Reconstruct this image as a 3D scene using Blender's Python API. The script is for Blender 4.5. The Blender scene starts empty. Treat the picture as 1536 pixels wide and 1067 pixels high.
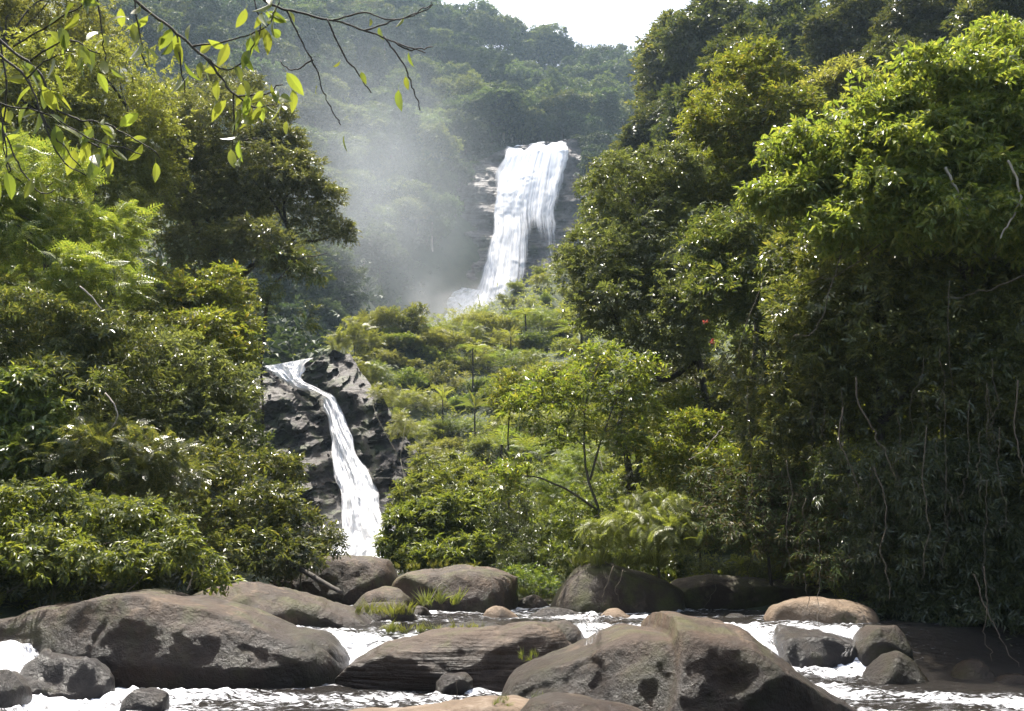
import bpy, math, random
import numpy as np
from mathutils import Vector

# ------------------------------------------------------------------ camera, sky, sun, exposure
scene = bpy.context.scene
COL = scene.collection
F = 1500.0
PITCH = math.radians(10.1)
EYE = 2.0
cam_d = bpy.data.cameras.new("camera")
cam_d.sensor_width = 36.0
cam_d.lens = 36.0 * F / 1536.0
cam_d.clip_start = 0.1
cam_d.clip_end = 6000.0
cam = bpy.data.objects.new("camera", cam_d)
COL.objects.link(cam)
cam.location = (0, 0, EYE)
cam.rotation_euler = (math.radians(90) + PITCH, 0, 0)
scene.camera = cam

SUN_EL = math.radians(66)
SUN_AZ = math.radians(-30)           # from +Y towards +X
world = bpy.data.worlds.new("World")
scene.world = world
world.use_nodes = True
wn = world.node_tree
bg = wn.nodes["Background"]
sky = wn.nodes.new("ShaderNodeTexSky")
sky.sky_type = 'NISHITA'
sky.sun_disc = False
sky.sun_elevation = SUN_EL
sky.sun_rotation = SUN_AZ
sky.air_density = 1.0
sky.dust_density = 6.0
sky.ozone_density = 1.0
wn.links.new(sky.outputs[0], bg.inputs[0])
bg.inputs[1].default_value = 0.125

sun_d = bpy.data.lights.new("sun", 'SUN')
sun_d.energy = 5.0
sun_d.angle = math.radians(0.53)
sun_d.color = (1.0, 0.95, 0.86)
sun = bpy.data.objects.new("sun", sun_d)
COL.objects.link(sun)
sdir = Vector((math.sin(SUN_AZ) * math.cos(SUN_EL), math.cos(SUN_AZ) * math.cos(SUN_EL), math.sin(SUN_EL)))
sun.rotation_euler = (-sdir).to_track_quat('-Z', 'Y').to_euler()
sun.location = sdir * 500

scene.view_settings.view_transform = 'Standard'
scene.view_settings.look = 'None'
scene.view_settings.gamma = 1.0
scene.view_settings.exposure = 1.5
scene.render.engine = 'CYCLES'
cy = scene.cycles
cy.max_bounces = 8
cy.diffuse_bounces = 5
cy.glossy_bounces = 2
cy.transmission_bounces = 3
cy.transparent_max_bounces = 12
cy.volume_bounces = 0
cy.use_denoising = True
cy.sample_clamp_indirect = 6.0
cy.volume_step_rate = 4.0
cy.volume_max_steps = 64

# ------------------------------------------------------------------ numeric helpers
RNG = np.random.default_rng(7)
random.seed(7)


def ray(px, py):
    r = (np.asarray(px, float) - 768.0) / F
    u = (533.5 - np.asarray(py, float)) / F
    c, s = math.cos(PITCH), math.sin(PITCH)
    return np.stack([r, c - u * s, s + u * c], -1)


def P(px, py, Y):
    """World point seen at a photo pixel, at the distance Y ahead of the camera."""
    d = ray(px, py)
    t = np.asarray(Y, float) / d[..., 1]
    o = d * t[..., None]
    o[..., 2] += EYE
    return o


def pix(p):
    p = np.asarray(p, float) - np.array([0, 0, EYE])
    c, s = math.cos(PITCH), math.sin(PITCH)
    fwd = p[..., 1] * c + p[..., 2] * s
    up = -p[..., 1] * s + p[..., 2] * c
    return 768 + F * p[..., 0] / fwd, 533.5 - F * up / fwd


def _hash(i):
    i = i.astype(np.int64)
    h = (i[..., 0] * 374761393 + i[..., 1] * 668265263 + i[..., 2] * 1440662683) & 0xffffffff
    h = ((h ^ (h >> 13)) * 1274126177) & 0xffffffff
    h = h ^ (h >> 16)
    return (h & 0xffff) / 32767.5 - 1.0


def noise(p):
    p = np.asarray(p, float)
    i = np.floor(p)
    f = p - i
    u = f * f * (3 - 2 * f)
    out = 0
    for dx in (0, 1):
        wx = u[..., 0] if dx else 1 - u[..., 0]
        for dy in (0, 1):
            wy = u[..., 1] if dy else 1 - u[..., 1]
            for dz in (0, 1):
                wz = u[..., 2] if dz else 1 - u[..., 2]
                out = out + wx * wy * wz * _hash(i + np.array([dx, dy, dz]))
    return out


def fbm(p, octv=4, gain=0.5):
    p = np.asarray(p, float)
    a, s, o = 1.0, 0.0, 0
    for k in range(octv):
        o = o + a * noise(p * (2.03 ** k) + 17.3 * k)
        s += a
        a *= gain
    return o / s


def sstep(a, b, x):
    t = np.clip((x - a) / (b - a), 0, 1)
    return t * t * (3 - 2 * t)


def unit(v):
    return v / np.maximum(np.linalg.norm(v, axis=-1, keepdims=True), 1e-9)


# ------------------------------------------------------------------ mesh helpers
def mesh(name, V, Fq, mat=None, smooth=False, attrs=None):
    V = np.ascontiguousarray(V, dtype=np.float32)
    Fq = np.ascontiguousarray(Fq, dtype=np.int32)
    me = bpy.data.meshes.new(name)
    me.vertices.add(len(V))
    me.vertices.foreach_set('co', V.ravel())
    me.loops.add(Fq.size)
    me.loops.foreach_set('vertex_index', Fq.ravel())
    me.polygons.add(len(Fq))
    k = Fq.shape[1]
    me.polygons.foreach_set('loop_start', np.arange(0, Fq.size, k, dtype=np.int32))
    me.update(calc_edges=True)
    me.polygons.foreach_set('use_smooth', np.full(len(Fq), smooth, dtype=bool))
    if mat:
        me.materials.append(mat)
    for an, av in (attrs or {}).items():
        a = me.attributes.new(an, 'FLOAT', 'POINT')
        a.data.foreach_set('value', np.ascontiguousarray(av, dtype=np.float32).ravel())
    return me


def link(name, me, parent=None, loc=None):
    o = bpy.data.objects.new(name, me)
    COL.objects.link(o)
    if loc is not None:
        o.location = loc
    if parent:
        o.parent = parent
    return o


def tag(o, label=None, cat=None, group=None, kind=None):
    if label:
        o['label'] = label
    if cat:
        o['category'] = cat
    if group:
        o['group'] = group
    if kind:
        o['kind'] = kind
    return o


def thing(name, label, cat, loc, group=None):
    o = bpy.data.objects.new(name, None)
    o.empty_display_size = 0.2
    COL.objects.link(o)
    o.location = loc
    return tag(o, label, cat, group)


def grid_faces(nu, nv):
    i = np.arange(nu * nv).reshape(nu, nv)
    return np.stack([i[:-1, :-1], i[1:, :-1], i[1:, 1:], i[:-1, 1:]], -1).reshape(-1, 4)


def join(parts):
    Vs, Fs, n = [], [], 0
    for V, Fq in parts:
        Vs.append(V)
        Fs.append(Fq + n)
        n += len(V)
    return np.concatenate(Vs), np.concatenate(Fs)


def smooth_path(pts, n=6):
    """Catmull-Rom through the points."""
    p = np.asarray(pts, float)
    if len(p) < 3:
        t = np.linspace(0, 1, n)[:, None]
        return p[0] * (1 - t) + p[-1] * t
    q = np.vstack([2 * p[0] - p[1], p, 2 * p[-1] - p[-2]])
    out = []
    for k in range(1, len(q) - 2):
        t = np.linspace(0, 1, n, endpoint=False)[:, None]
        a, b, c, d = q[k - 1], q[k], q[k + 1], q[k + 2]
        out.append(0.5 * ((2 * b) + (c - a) * t + (2 * a - 5 * b + 4 * c - d) * t ** 2 + (3 * b - a - 3 * c + d) * t ** 3))
    out.append(p[-1][None])
    return np.vstack(out)


def tube(pts, r0, r1, sides=6, wob=0.0, seed=0):
    p = np.asarray(pts, float)
    n = len(p)
    if wob:
        w = np.stack([noise(np.stack([np.arange(n) * .7, np.full(n, seed * 3.1 + k * 9.7), np.zeros(n)], -1)) for k in range(3)], -1)
        p = p + w * wob * np.linspace(0.2, 1, n)[:, None]
    t = unit(np.gradient(p, axis=0))
    ref = np.array([0.13, 0.31, 0.94]) if abs(t[:, 2]).mean() < 0.8 else np.array([0.95, 0.2, 0.1])
    a = unit(np.cross(t, ref))
    b = np.cross(t, a)
    r = np.linspace(0, 1, n)
    r = r0 * (1 - r) + r1 * r
    if wob:
        r = r * (1 + 0.18 * noise(np.stack([np.arange(n) * 1.3, np.full(n, seed + 0.5), np.zeros(n)], -1)))
    ang = np.linspace(0, 2 * math.pi, sides, endpoint=False)
    V = p[:, None] + r[:, None, None] * (np.cos(ang)[None, :, None] * a[:, None] + np.sin(ang)[None, :, None] * b[:, None])
    V = np.concatenate([np.repeat(p[:1, None], sides, 1), V, np.repeat(p[-1:, None], sides, 1)])
    n += 2
    i = np.arange(n * sides).reshape(n, sides)
    j = np.roll(i, -1, 1)
    Fq = np.stack([i[:-1], j[:-1], j[1:], i[1:]], -1).reshape(-1, 4)
    return V.reshape(-1, 3), Fq


# ------------------------------------------------------------------ leaf templates (X along the twig, Z the upper side)
def leaf_tpl(L=1.0, W=0.4, fold=0.12, droop=0.15, base=(0, 0, 0), yaw=0.0, pitch=0.0):
    v = np.array([[0, 0, 0], [0.42 * L, -W * L * 0.5, fold * W * L], [L, 0, -droop * L],
                  [0.5 * L, 0, -fold * W * L - droop * L * 0.2], [0.42 * L, W * L * 0.5, fold * W * L]])
    cp, sp = math.cos(pitch), math.sin(pitch)
    v = v @ np.array([[cp, 0, sp], [0, 1, 0], [-sp, 0, cp]])
    c, s = math.cos(yaw), math.sin(yaw)
    v = v @ np.array([[c, s, 0], [-s, c, 0], [0, 0, 1]])
    return v + np.array(base), np.array([[0, 1, 2, 3], [0, 3, 2, 4]])


def twig_tpl(n=7, L=0.42, W=0.42, seed=0, droop=0.2, span=0.75):
    """Leaves set alternately along a twig of length 1."""
    r = random.Random(seed)
    parts = []
    for k in range(n):
        t = span * (k + 0.3) / n + 0.12
        side = 1 if k % 2 else -1
        yaw = side * r.uniform(0.5, 1.3) if k < n - 1 else r.uniform(-.2, .2)
        parts.append(leaf_tpl(L * r.uniform(.75, 1.15), W, 0.14, droop * r.uniform(0.2, 1.8), (t, 0, r.uniform(-.05, .05)), yaw, r.uniform(-.5, .45)))
    return join(parts)


def whorl_tpl(n=6, L=0.6, W=0.3, seed=0, droop=0.35):
    r = random.Random(seed)
    parts = [leaf_tpl(L * r.uniform(.8, 1.15), W, 0.12, droop, (0.35, 0, 0), 2 * math.pi * (k + r.uniform(-.3, .3)) / n, r.uniform(-0.1, 0.5)) for k in range(n)]
    return join(parts)


def frond_tpl(pairs=11, L=1.0, leaf=0.2, W=0.3, arch=0.35, seed=0, taper=True):
    """A pinnate frond: leaflets in pairs along an arching rib."""
    r = random.Random(seed)
    parts = []
    for k in range(pairs):
        t = (k + 0.7) / pairs
        z = 0.25 * t - arch * t * t
        ll = leaf * (math.sin(math.pi * min(0.97, 0.12 + 0.86 * t)) ** 0.7 if taper else 1) * r.uniform(.9, 1.1)
        for s in (-1, 1):
            parts.append(leaf_tpl(ll, W, 0.05, 0.25, (t * L, 0, z * L), s * r.uniform(1.0, 1.25), 0.05))
    # rib as a thin strip
    tt = np.linspace(0, 1, 6)
    zc = (0.25 * tt - arch * tt * tt) * L
    w = 0.012 * L
    V = np.concatenate([np.stack([tt * L, np.full(6, -w), zc], -1), np.stack([tt * L, np.full(6, w), zc], -1)])
    Fq = np.array([[i, i + 1, i + 7, i + 6] for i in range(5)])
    parts.append((V, Fq))
    return join(parts)


def blade_tpl(n=9, seed=0):
    """A tuft of narrow grass blades rising from the origin along X."""
    r = random.Random(seed)
    parts = []
    for k in range(n):
        parts.append(leaf_tpl(r.uniform(.6, 1.1), 0.06, 0.1, r.uniform(.1, .5), (0, r.uniform(-.1, .1), r.uniform(-.1, .1)), r.uniform(-.5, .5), r.uniform(-.5, .5)))
    return join(parts)


TPL = {
    'twig': [twig_tpl(7, .42, .42, k) for k in range(4)],
    'slim': [twig_tpl(9, .45, .26, k + 9, 0.35) for k in range(4)],
    'big': [twig_tpl(5, .62, .46, k + 20, 0.4) for k in range(4)],
    'whorl': [whorl_tpl(7, .62, .3, k + 30) for k in range(4)],
    'frond': [frond_tpl(10, 1, .24, .34, .45, k + 40) for k in range(3)],
    'fine': [frond_tpl(9, 1, .22, .26, .3, k + 50, True) for k in range(3)],
    'clump': [twig_tpl(6, .62, .6, k + 60, .3, .6) for k in range(4)],
    'grass': [blade_tpl(9, k + 70) for k in range(3)],
}


def stamp(tpls, pos, X, Z, scale, rng):
    """Copies of leaf templates at pos, axis X, upper side towards Z."""
    Y = unit(np.cross(Z, X))
    Z = np.cross(X, Y)
    which = rng.integers(0, len(tpls), len(pos))
    parts = []
    for k, (tv, tf) in enumerate(tpls):
        m = which == k
        if not m.any():
            continue
        p, x, y, z, s = pos[m], X[m], Y[m], Z[m], scale[m]
        V = p[:, None] + s[:, None, None] * (tv[None, :, 0:1] * x[:, None] + tv[None, :, 1:2] * y[:, None] + tv[None, :, 2:3] * z[:, None])
        n = len(tv)
        Fq = tf[None] + (np.arange(len(p)) * n)[:, None, None]
        parts.append((V.reshape(-1, 3), Fq.reshape(-1, 4)))
    return join(parts)


def leaves_on(masses, tpl, size, per_m2, rs, seed, up=0.45, droop=0.25, shell=0.35, roll=0.5):
    """Leaf sprays on small clumps spread through ellipsoids (centre, radii). Returns V, F, clump centres."""
    rng = np.random.default_rng(seed)
    pos, ax, cl = [], [], []
    for c, r in masses:
        c, r = np.asarray(c, float), np.asarray(r, float)
        A = math.pi * r[0] * r[2]
        nc = max(4, int(A / (rs * rs) * 1.25))
        d = unit(rng.normal(size=(nc, 3)))
        d[:, 2] += 0.12
        rad = rng.random(nc) ** shell
        cc = c + d * rad[:, None] * np.maximum(r - 0.55 * rs, 0.3 * r) * rng.uniform(0.85, 1.12, nc)[:, None]
        crs = rs * rng.uniform(0.55, 1.3, nc)
        w = crs ** 2
        nt = max(8, int(per_m2 * A))
        ci = rng.choice(nc, nt, p=w / w.sum())
        od = unit(unit((cc - c) / r)[ci] * 0.55 + rng.normal(size=(nt, 3)) * 0.75 + np.array([0, 0, up]))
        pos.append(cc[ci] + od * (crs[ci] * rng.uniform(0.35, 1.0, nt) ** 0.6)[:, None] * np.array([1, 1, 0.75]))
        loose = rng.random(nt) < .28
        ld = unit(rng.normal(size=(nt, 3)))
        pos[-1] = np.where(loose[:, None], c + ld * (rng.random(nt) ** .4)[:, None] * r * 1.1, pos[-1])
        a = od * np.array([1, 1, .6]) + rng.normal(size=(nt, 3)) * 0.35
        a[:, 2] -= droop
        ax.append(unit(a))
        cl.append(cc)
    pos, ax = np.concatenate(pos), np.concatenate(ax)
    n = len(pos)
    Z = np.array([0, 0, 1.0]) + rng.normal(size=(n, 3)) * roll
    sc = size * rng.uniform(0.65, 1.25, n)
    V, Fq = stamp(TPL[tpl], pos - ax * sc[:, None] * .4, ax, Z, sc, rng)
    return V, Fq, np.concatenate(cl)


# ------------------------------------------------------------------ materials
def nodes(name):
    m = bpy.data.materials.new(name)
    m.use_nodes = True
    nt = m.node_tree
    nt.nodes.clear()
    out = nt.nodes.new('ShaderNodeOutputMaterial')

    def N(t, **kw):
        n = nt.nodes.new('ShaderNode' + t)
        for k, v in kw.items():
            if k.startswith('i_'):
                n.inputs[k[2:].replace('_', ' ')].default_value = v
            else:
                setattr(n, k, v)
        return n
    return m, nt, out, N, nt.links.new


def ramp(N, fac, stops, L):
    r = N('ValToRGB')
    e = r.color_ramp.elements
    while len(e) < len(stops):
        e.new(0.5)
    for k, (p, c) in enumerate(stops):
        e[k].position = p
        e[k].color = (*c, 1) if len(c) == 3 else c
    L(fac, r.inputs[0])
    return r.outputs[0]


def leafmat(name, stops, trans=0.4, tint=(1.65, 1.6, 0.75), rough=0.38, spec=0.5, objvar=0.12):
    m, nt, out, N, L = nodes(name)
    geo = N('NewGeometry')
    col = ramp(N, geo.outputs['Random Per Island'], stops, L)
    oi = N('ObjectInfo')
    hsv = N('HueSaturation')
    mr = N('MapRange', i_To_Min=1 - objvar * 1.6, i_To_Max=1 + objvar * 1.6)
    L(oi.outputs['Random'], mr.inputs[0])
    mr2 = N('MapRange', i_To_Min=0.5 - objvar * .14, i_To_Max=0.5 + objvar * .14)
    w = N('Math', operation='FRACT')
    w2 = N('Math', operation='MULTIPLY')
    w2.inputs[1].default_value = 7.31
    L(oi.outputs['Random'], w2.inputs[0])
    L(w2.outputs[0], w.inputs[0])
    L(w.outputs[0], mr2.inputs[0])
    L(mr.outputs[0], hsv.inputs['Value'])
    L(mr2.outputs[0], hsv.inputs['Hue'])
    L(col, hsv.inputs['Color'])
    pb = N('BsdfPrincipled')
    pb.inputs['Roughness'].default_value = rough
    pb.inputs['Specular IOR Level'].default_value = spec
    L(hsv.outputs[0], pb.inputs['Base Color'])
    mul = N('Mix', data_type='RGBA', blend_type='MULTIPLY')
    mul.inputs[0].default_value = 1
    L(hsv.outputs[0], mul.inputs[6])
    mul.inputs[7].default_value = (*tint, 1)
    tr = N('BsdfTranslucent')
    L(mul.outputs[2], tr.inputs[0])
    mix = N('MixShader')
    mix.inputs[0].default_value = trans
    L(pb.outputs[0], mix.inputs[1])
    L(tr.outputs[0], mix.inputs[2])
    L(mix.outputs[0], out.inputs[0])
    return m


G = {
    'gloss': leafmat('leaf_glossy', [(0, (0.0428, 0.0577, 0.0183)), (.5, (0.0767, 0.0927, 0.0286)), (.85, (0.1157, 0.1268, 0.0370)), (1, (0.1790, 0.1702, 0.0483))], .4, rough=.3, spec=.75),
    'glint_tone': leafmat('leaf_glint_tone', [(0, (0.0614, 0.0698, 0.0278)), (.5, (0.1036, 0.1113, 0.0448)), (1, (0.1682, 0.1650, 0.0620))], .4, (1.5, 1.6, .75), rough=.32, spec=.7),  # glossy leaf made lighter and greyer: glints put into its colour
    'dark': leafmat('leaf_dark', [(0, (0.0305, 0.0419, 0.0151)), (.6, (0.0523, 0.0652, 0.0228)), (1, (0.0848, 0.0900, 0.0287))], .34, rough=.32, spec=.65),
    'bright': leafmat('leaf_bright', [(0, (0.0758, 0.1045, 0.0237)), (.5, (0.1184, 0.1520, 0.0331)), (1, (0.1931, 0.2010, 0.0475))], .5, rough=.36, spec=.55),
    'yellow': leafmat('leaf_yellow', [(0, (0.0684, 0.0860, 0.0206)), (.5, (0.1214, 0.1320, 0.0303)), (.92, (0.1794, 0.1751, 0.0414)), (1, (0.2210, 0.1672, 0.0459))], .48, (1.5, 1.6, .65), rough=.34, spec=.6),
    'fresh': leafmat('leaf_fresh', [(0, (0.0641, 0.0940, 0.0254)), (.5, (0.0985, 0.1340, 0.0383)), (1, (0.1537, 0.1792, 0.0553))], .45, (1.8, 1.7, .6), rough=.4, spec=.5),
    'olive': leafmat('leaf_olive', [(0, (0.1032, 0.1110, 0.0309)), (.5, (0.1565, 0.1590, 0.0438)), (1, (0.2147, 0.2023, 0.0592))], .45, (1.5, 1.6, .7), rough=.42, spec=.5),
    'brown': leafmat('leaf_brown', [(0, (0.0532, 0.0422, 0.0221)), (.35, (0.0821, 0.0653, 0.0317)), (.5, (0.0514, 0.0682, 0.0262)), (1, (0.0806, 0.0932, 0.0344))], .35, (1.4, 1.5, .6), rough=.5, spec=.3),
    'far': leafmat('leaf_far', [(0, (0.0358, 0.0535, 0.0257)), (.6, (0.0575, 0.0827, 0.0365)), (1, (0.0822, 0.1074, 0.0469))], .3, rough=.6, spec=.3, objvar=.2),
    'farpale': leafmat('leaf_far_pale', [(0, (0.0622, 0.0857, 0.0370)), (.6, (0.0903, 0.1172, 0.0500)), (1, (0.1261, 0.1471, 0.0589))], .3, rough=.6, spec=.3, objvar=.16),
    'fardark': leafmat('leaf_far_dark', [(0, (0.0257, 0.0408, 0.0223)), (.6, (0.0399, 0.0584, 0.0298)), (1, (0.0570, 0.0780, 0.0360))], .25, rough=.6, spec=.3, objvar=.16),
    'red': leafmat('petal_red', [(0, (0.3140, 0.0452, 0.0368)), (1, (0.4523, 0.0995, 0.0659))], .4, (1.3, .8, .7)),
}


def barkmat(name, c1, c2, scale=6.0, moss=None):
    m, nt, out, N, L = nodes(name)
    tc = N('TexCoord')
    mp = N('Mapping')
    mp.inputs['Scale'].default_value = (1, 1, .35)
    L(tc.outputs['Object'], mp.inputs[0])
    nz = N('TexNoise', i_Scale=scale, i_Detail=8.0, i_Roughness=.65)
    L(mp.outputs[0], nz.inputs['Vector'])
    col = ramp(N, nz.outputs[0], [(.3, c1), (.7, c2)], L)
    if moss:
        n2 = N('TexNoise', i_Scale=scale * .5, i_Detail=5.0)
        L(tc.outputs['Object'], n2.inputs['Vector'])
        f = ramp(N, n2.outputs[0], [(.42, (0, 0, 0)), (.58, (1, 1, 1))], L)
        mx = N('Mix', data_type='RGBA')
        L(f, mx.inputs[0])
        L(col, mx.inputs[6])
        mx.inputs[7].default_value = (*moss, 1)
        col = mx.outputs[2]
    pb = N('BsdfPrincipled')
    pb.inputs['Roughness'].default_value = .85
    L(col, pb.inputs['Base Color'])
    bp = N('Bump', i_Strength=.8, i_Distance=.03)
    L(nz.outputs[0], bp.inputs['Height'])
    L(bp.outputs[0], pb.inputs['Normal'])
    L(pb.outputs[0], out.inputs[0])
    return m


BARK = barkmat('bark_brown', (.035, .025, .018), (.12, .095, .07), 8, (.05, .055, .02))
BARKD = barkmat('bark_dark', (.02, .016, .012), (.06, .048, .036), 8)
BARKP = barkmat('bark_pale', (.20, .165, .13), (.40, .35, .29), 14)
VINEM = barkmat('vine_brown', (.04, .03, .02), (.10, .075, .05), 20)


def rockmat(name, c1, c2, pale, moss=(.055, .055, .013), mossamt=.5, rough=.62, wet=None, strata=0.0, scale=1.0, streak=True):
    """Weathered rock: blotches, pale lichen, mossy patches and dark runs; WET is a height under which the stone is darkened, as wet and, set high, as painted shade of the fronts."""
    m, nt, out, N, L = nodes(name)
    geo = N('NewGeometry')
    mp = N('Mapping')
    mp.inputs['Scale'].default_value = (scale,) * 3
    L(geo.outputs['Position'], mp.inputs[0])
    big = N('TexNoise', i_Scale=.9, i_Detail=9.0, i_Roughness=.62, i_Distortion=.4)
    L(mp.outputs[0], big.inputs['Vector'])
    col = ramp(N, big.outputs[0], [(.28, c1), (.52, tuple((a + b) / 2 for a, b in zip(c1, c2))), (.72, c2)], L)
    fine = N('TexNoise', i_Scale=14.0, i_Detail=8.0, i_Roughness=.7)
    L(mp.outputs[0], fine.inputs['Vector'])
    fm = N('Mix', data_type='RGBA', blend_type='OVERLAY')
    fm.inputs[0].default_value = .28
    L(col, fm.inputs[6])
    L(fine.outputs[0], fm.inputs[7])
    col = fm.outputs[2]
    lich = N('TexNoise', i_Scale=3.3, i_Detail=10.0, i_Roughness=.72)
    L(mp.outputs[0], lich.inputs['Vector'])
    lf = ramp(N, lich.outputs[0], [(.52, (0, 0, 0)), (.68, (.6, .6, .6))], L)
    mx = N('Mix', data_type='RGBA')
    L(lf, mx.inputs[0])
    L(col, mx.inputs[6])
    mx.inputs[7].default_value = (*pale, 1)
    col = mx.outputs[2]
    if streak:
        ms = N('Mapping')
        ms.inputs['Scale'].default_value = (2.6 * scale, 2.6 * scale, .45 * scale)
        L(geo.outputs['Position'], ms.inputs[0])
        st = N('TexNoise', i_Scale=1.6, i_Detail=6.0)
        L(ms.outputs[0], st.inputs['Vector'])
        sf = ramp(N, st.outputs[0], [(.52, (0, 0, 0)), (.66, (.8, .8, .8))], L)
        mx2 = N('Mix', data_type='RGBA')
        L(sf, mx2.inputs[0])
        L(col, mx2.inputs[6])
        mx2.inputs[7].default_value = (.035, .026, .018, 1)
        col = mx2.outputs[2]
    mo = N('TexNoise', i_Scale=1.7, i_Detail=7.0, i_Roughness=.66)
    mpo = N('Mapping')
    mpo.inputs['Location'].default_value = (7.1, 3.3, 5.7)
    mpo.inputs['Scale'].default_value = (scale, scale, scale)
    L(geo.outputs['Position'], mpo.inputs[0])
    L(mpo.outputs[0], mo.inputs['Vector'])
    mf = ramp(N, mo.outputs[0], [(.62 - .14 * mossamt, (0, 0, 0)), (.76 - .1 * mossamt, (.9, .9, .9))], L)
    mx3 = N('Mix', data_type='RGBA')
    L(mf, mx3.inputs[0])
    L(col, mx3.inputs[6])
    mx3.inputs[7].default_value = (*moss, 1)
    col = mx3.outputs[2]
    pb = N('BsdfPrincipled')
    pb.inputs['Roughness'].default_value = rough
    pb.inputs['Specular IOR Level'].default_value = .3
    if wet is not None:
        sx = N('SeparateXYZ')
        L(geo.outputs['Position'], sx.inputs[0])
        ad = N('Math', operation='MULTIPLY_ADD')
        L(big.outputs[0], ad.inputs[0])
        ad.inputs[1].default_value = -.55
        L(sx.outputs[2], ad.inputs[2])
        wr = N('MapRange', i_From_Min=wet - .46, i_From_Max=wet - .02, i_To_Min=1.0, i_To_Max=0.0)
        L(ad.outputs[0], wr.inputs[0])
        mw = N('Mix', data_type='RGBA', blend_type='MULTIPLY')
        L(wr.outputs[0], mw.inputs[0])
        L(col, mw.inputs[6])
        mw.inputs[7].default_value = (.34, .3, .27, 1)
        col = mw.outputs[2]
        rr = N('MapRange', i_To_Min=rough, i_To_Max=.34)
        L(wr.outputs[0], rr.inputs[0])
        L(rr.outputs[0], pb.inputs['Roughness'])
    L(col, pb.inputs['Base Color'])
    bsum = N('Math', operation='MULTIPLY_ADD')
    L(fine.outputs[0], bsum.inputs[0])
    bsum.inputs[1].default_value = .16
    L(lich.outputs[0], bsum.inputs[2])
    h = bsum.outputs[0]
    if strata:
        m4 = N('Mapping')
        m4.inputs['Rotation'].default_value = (0, math.radians(20), 0)
        m4.inputs['Scale'].default_value = (.6, .6, 9.0)
        L(geo.outputs['Position'], m4.inputs[0])
        sn = N('TexNoise', i_Scale=1.5 * scale, i_Detail=4.0)
        L(m4.outputs[0], sn.inputs['Vector'])
        a2 = N('Math', operation='MULTIPLY_ADD')
        L(sn.outputs[0], a2.inputs[0])
        a2.inputs[1].default_value = strata
        L(h, a2.inputs[2])
        h = a2.outputs[0]
    bp = N('Bump', i_Strength=1.0, i_Distance=.1 / scale)
    L(h, bp.inputs['Height'])
    L(bp.outputs[0], pb.inputs['Normal'])
    L(pb.outputs[0], out.inputs[0])
    return m


ROCK = rockmat('river_rock', (.013, .0066, .0028), (.058, .031, .0135), (.185, .128, .08), mossamt=.95, wet=.72)  # wet line set high: its darkening also paints shade on the fronts
ROCKM = rockmat('mossy_rock', (.014, .0085, .0045), (.044, .027, .015), (.11, .082, .056), mossamt=1.2, wet=.45)
ROCKS = rockmat('bedded_rock', (.018, .0105, .0055), (.062, .037, .02), (.15, .108, .072), wet=.4, strata=.9, streak=False)
ROCKT = rockmat('tan_rock', (.09, .06, .036), (.19, .135, .088), (.30, .24, .18), wet=.2, streak=False, mossamt=.2)
ROCKW = rockmat('wet_rock', (.008, .0065, .006), (.024, .019, .016), (.04, .034, .03), rough=.3, mossamt=.1)
CLIFF = rockmat('cliff_rock', (.016, .0125, .0105), (.047, .038, .032), (.095, .08, .07), moss=(.05, .065, .02), mossamt=1.0, rough=.6, strata=.6, scale=.35)
CLIFFU = rockmat('wet_cliff_rock', (.06, .052, .05), (.14, .125, .12), (.22, .20, .19), moss=(.045, .06, .02), mossamt=.7, rough=.65, strata=2.0, scale=.12)


def groundmat():
    m, nt, out, N, L = nodes('forest_soil')
    geo = N('NewGeometry')
    nz = N('TexNoise', i_Scale=.5, i_Detail=8.0, i_Roughness=.65)
    L(geo.outputs['Position'], nz.inputs['Vector'])
    col = ramp(N, nz.outputs[0], [(.3, (.022, .03, .012)), (.55, (.035, .05, .018)), (.75, (.05, .04, .02))], L)
    pb = N('BsdfPrincipled')
    pb.inputs['Roughness'].default_value = .95
    L(col, pb.inputs['Base Color'])
    bp = N('Bump', i_Strength=1.0, i_Distance=.4)
    L(nz.outputs[0], bp.inputs['Height'])
    L(bp.outputs[0], pb.inputs['Normal'])
    L(pb.outputs[0], out.inputs[0])
    return m


GROUND = groundmat()


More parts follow.
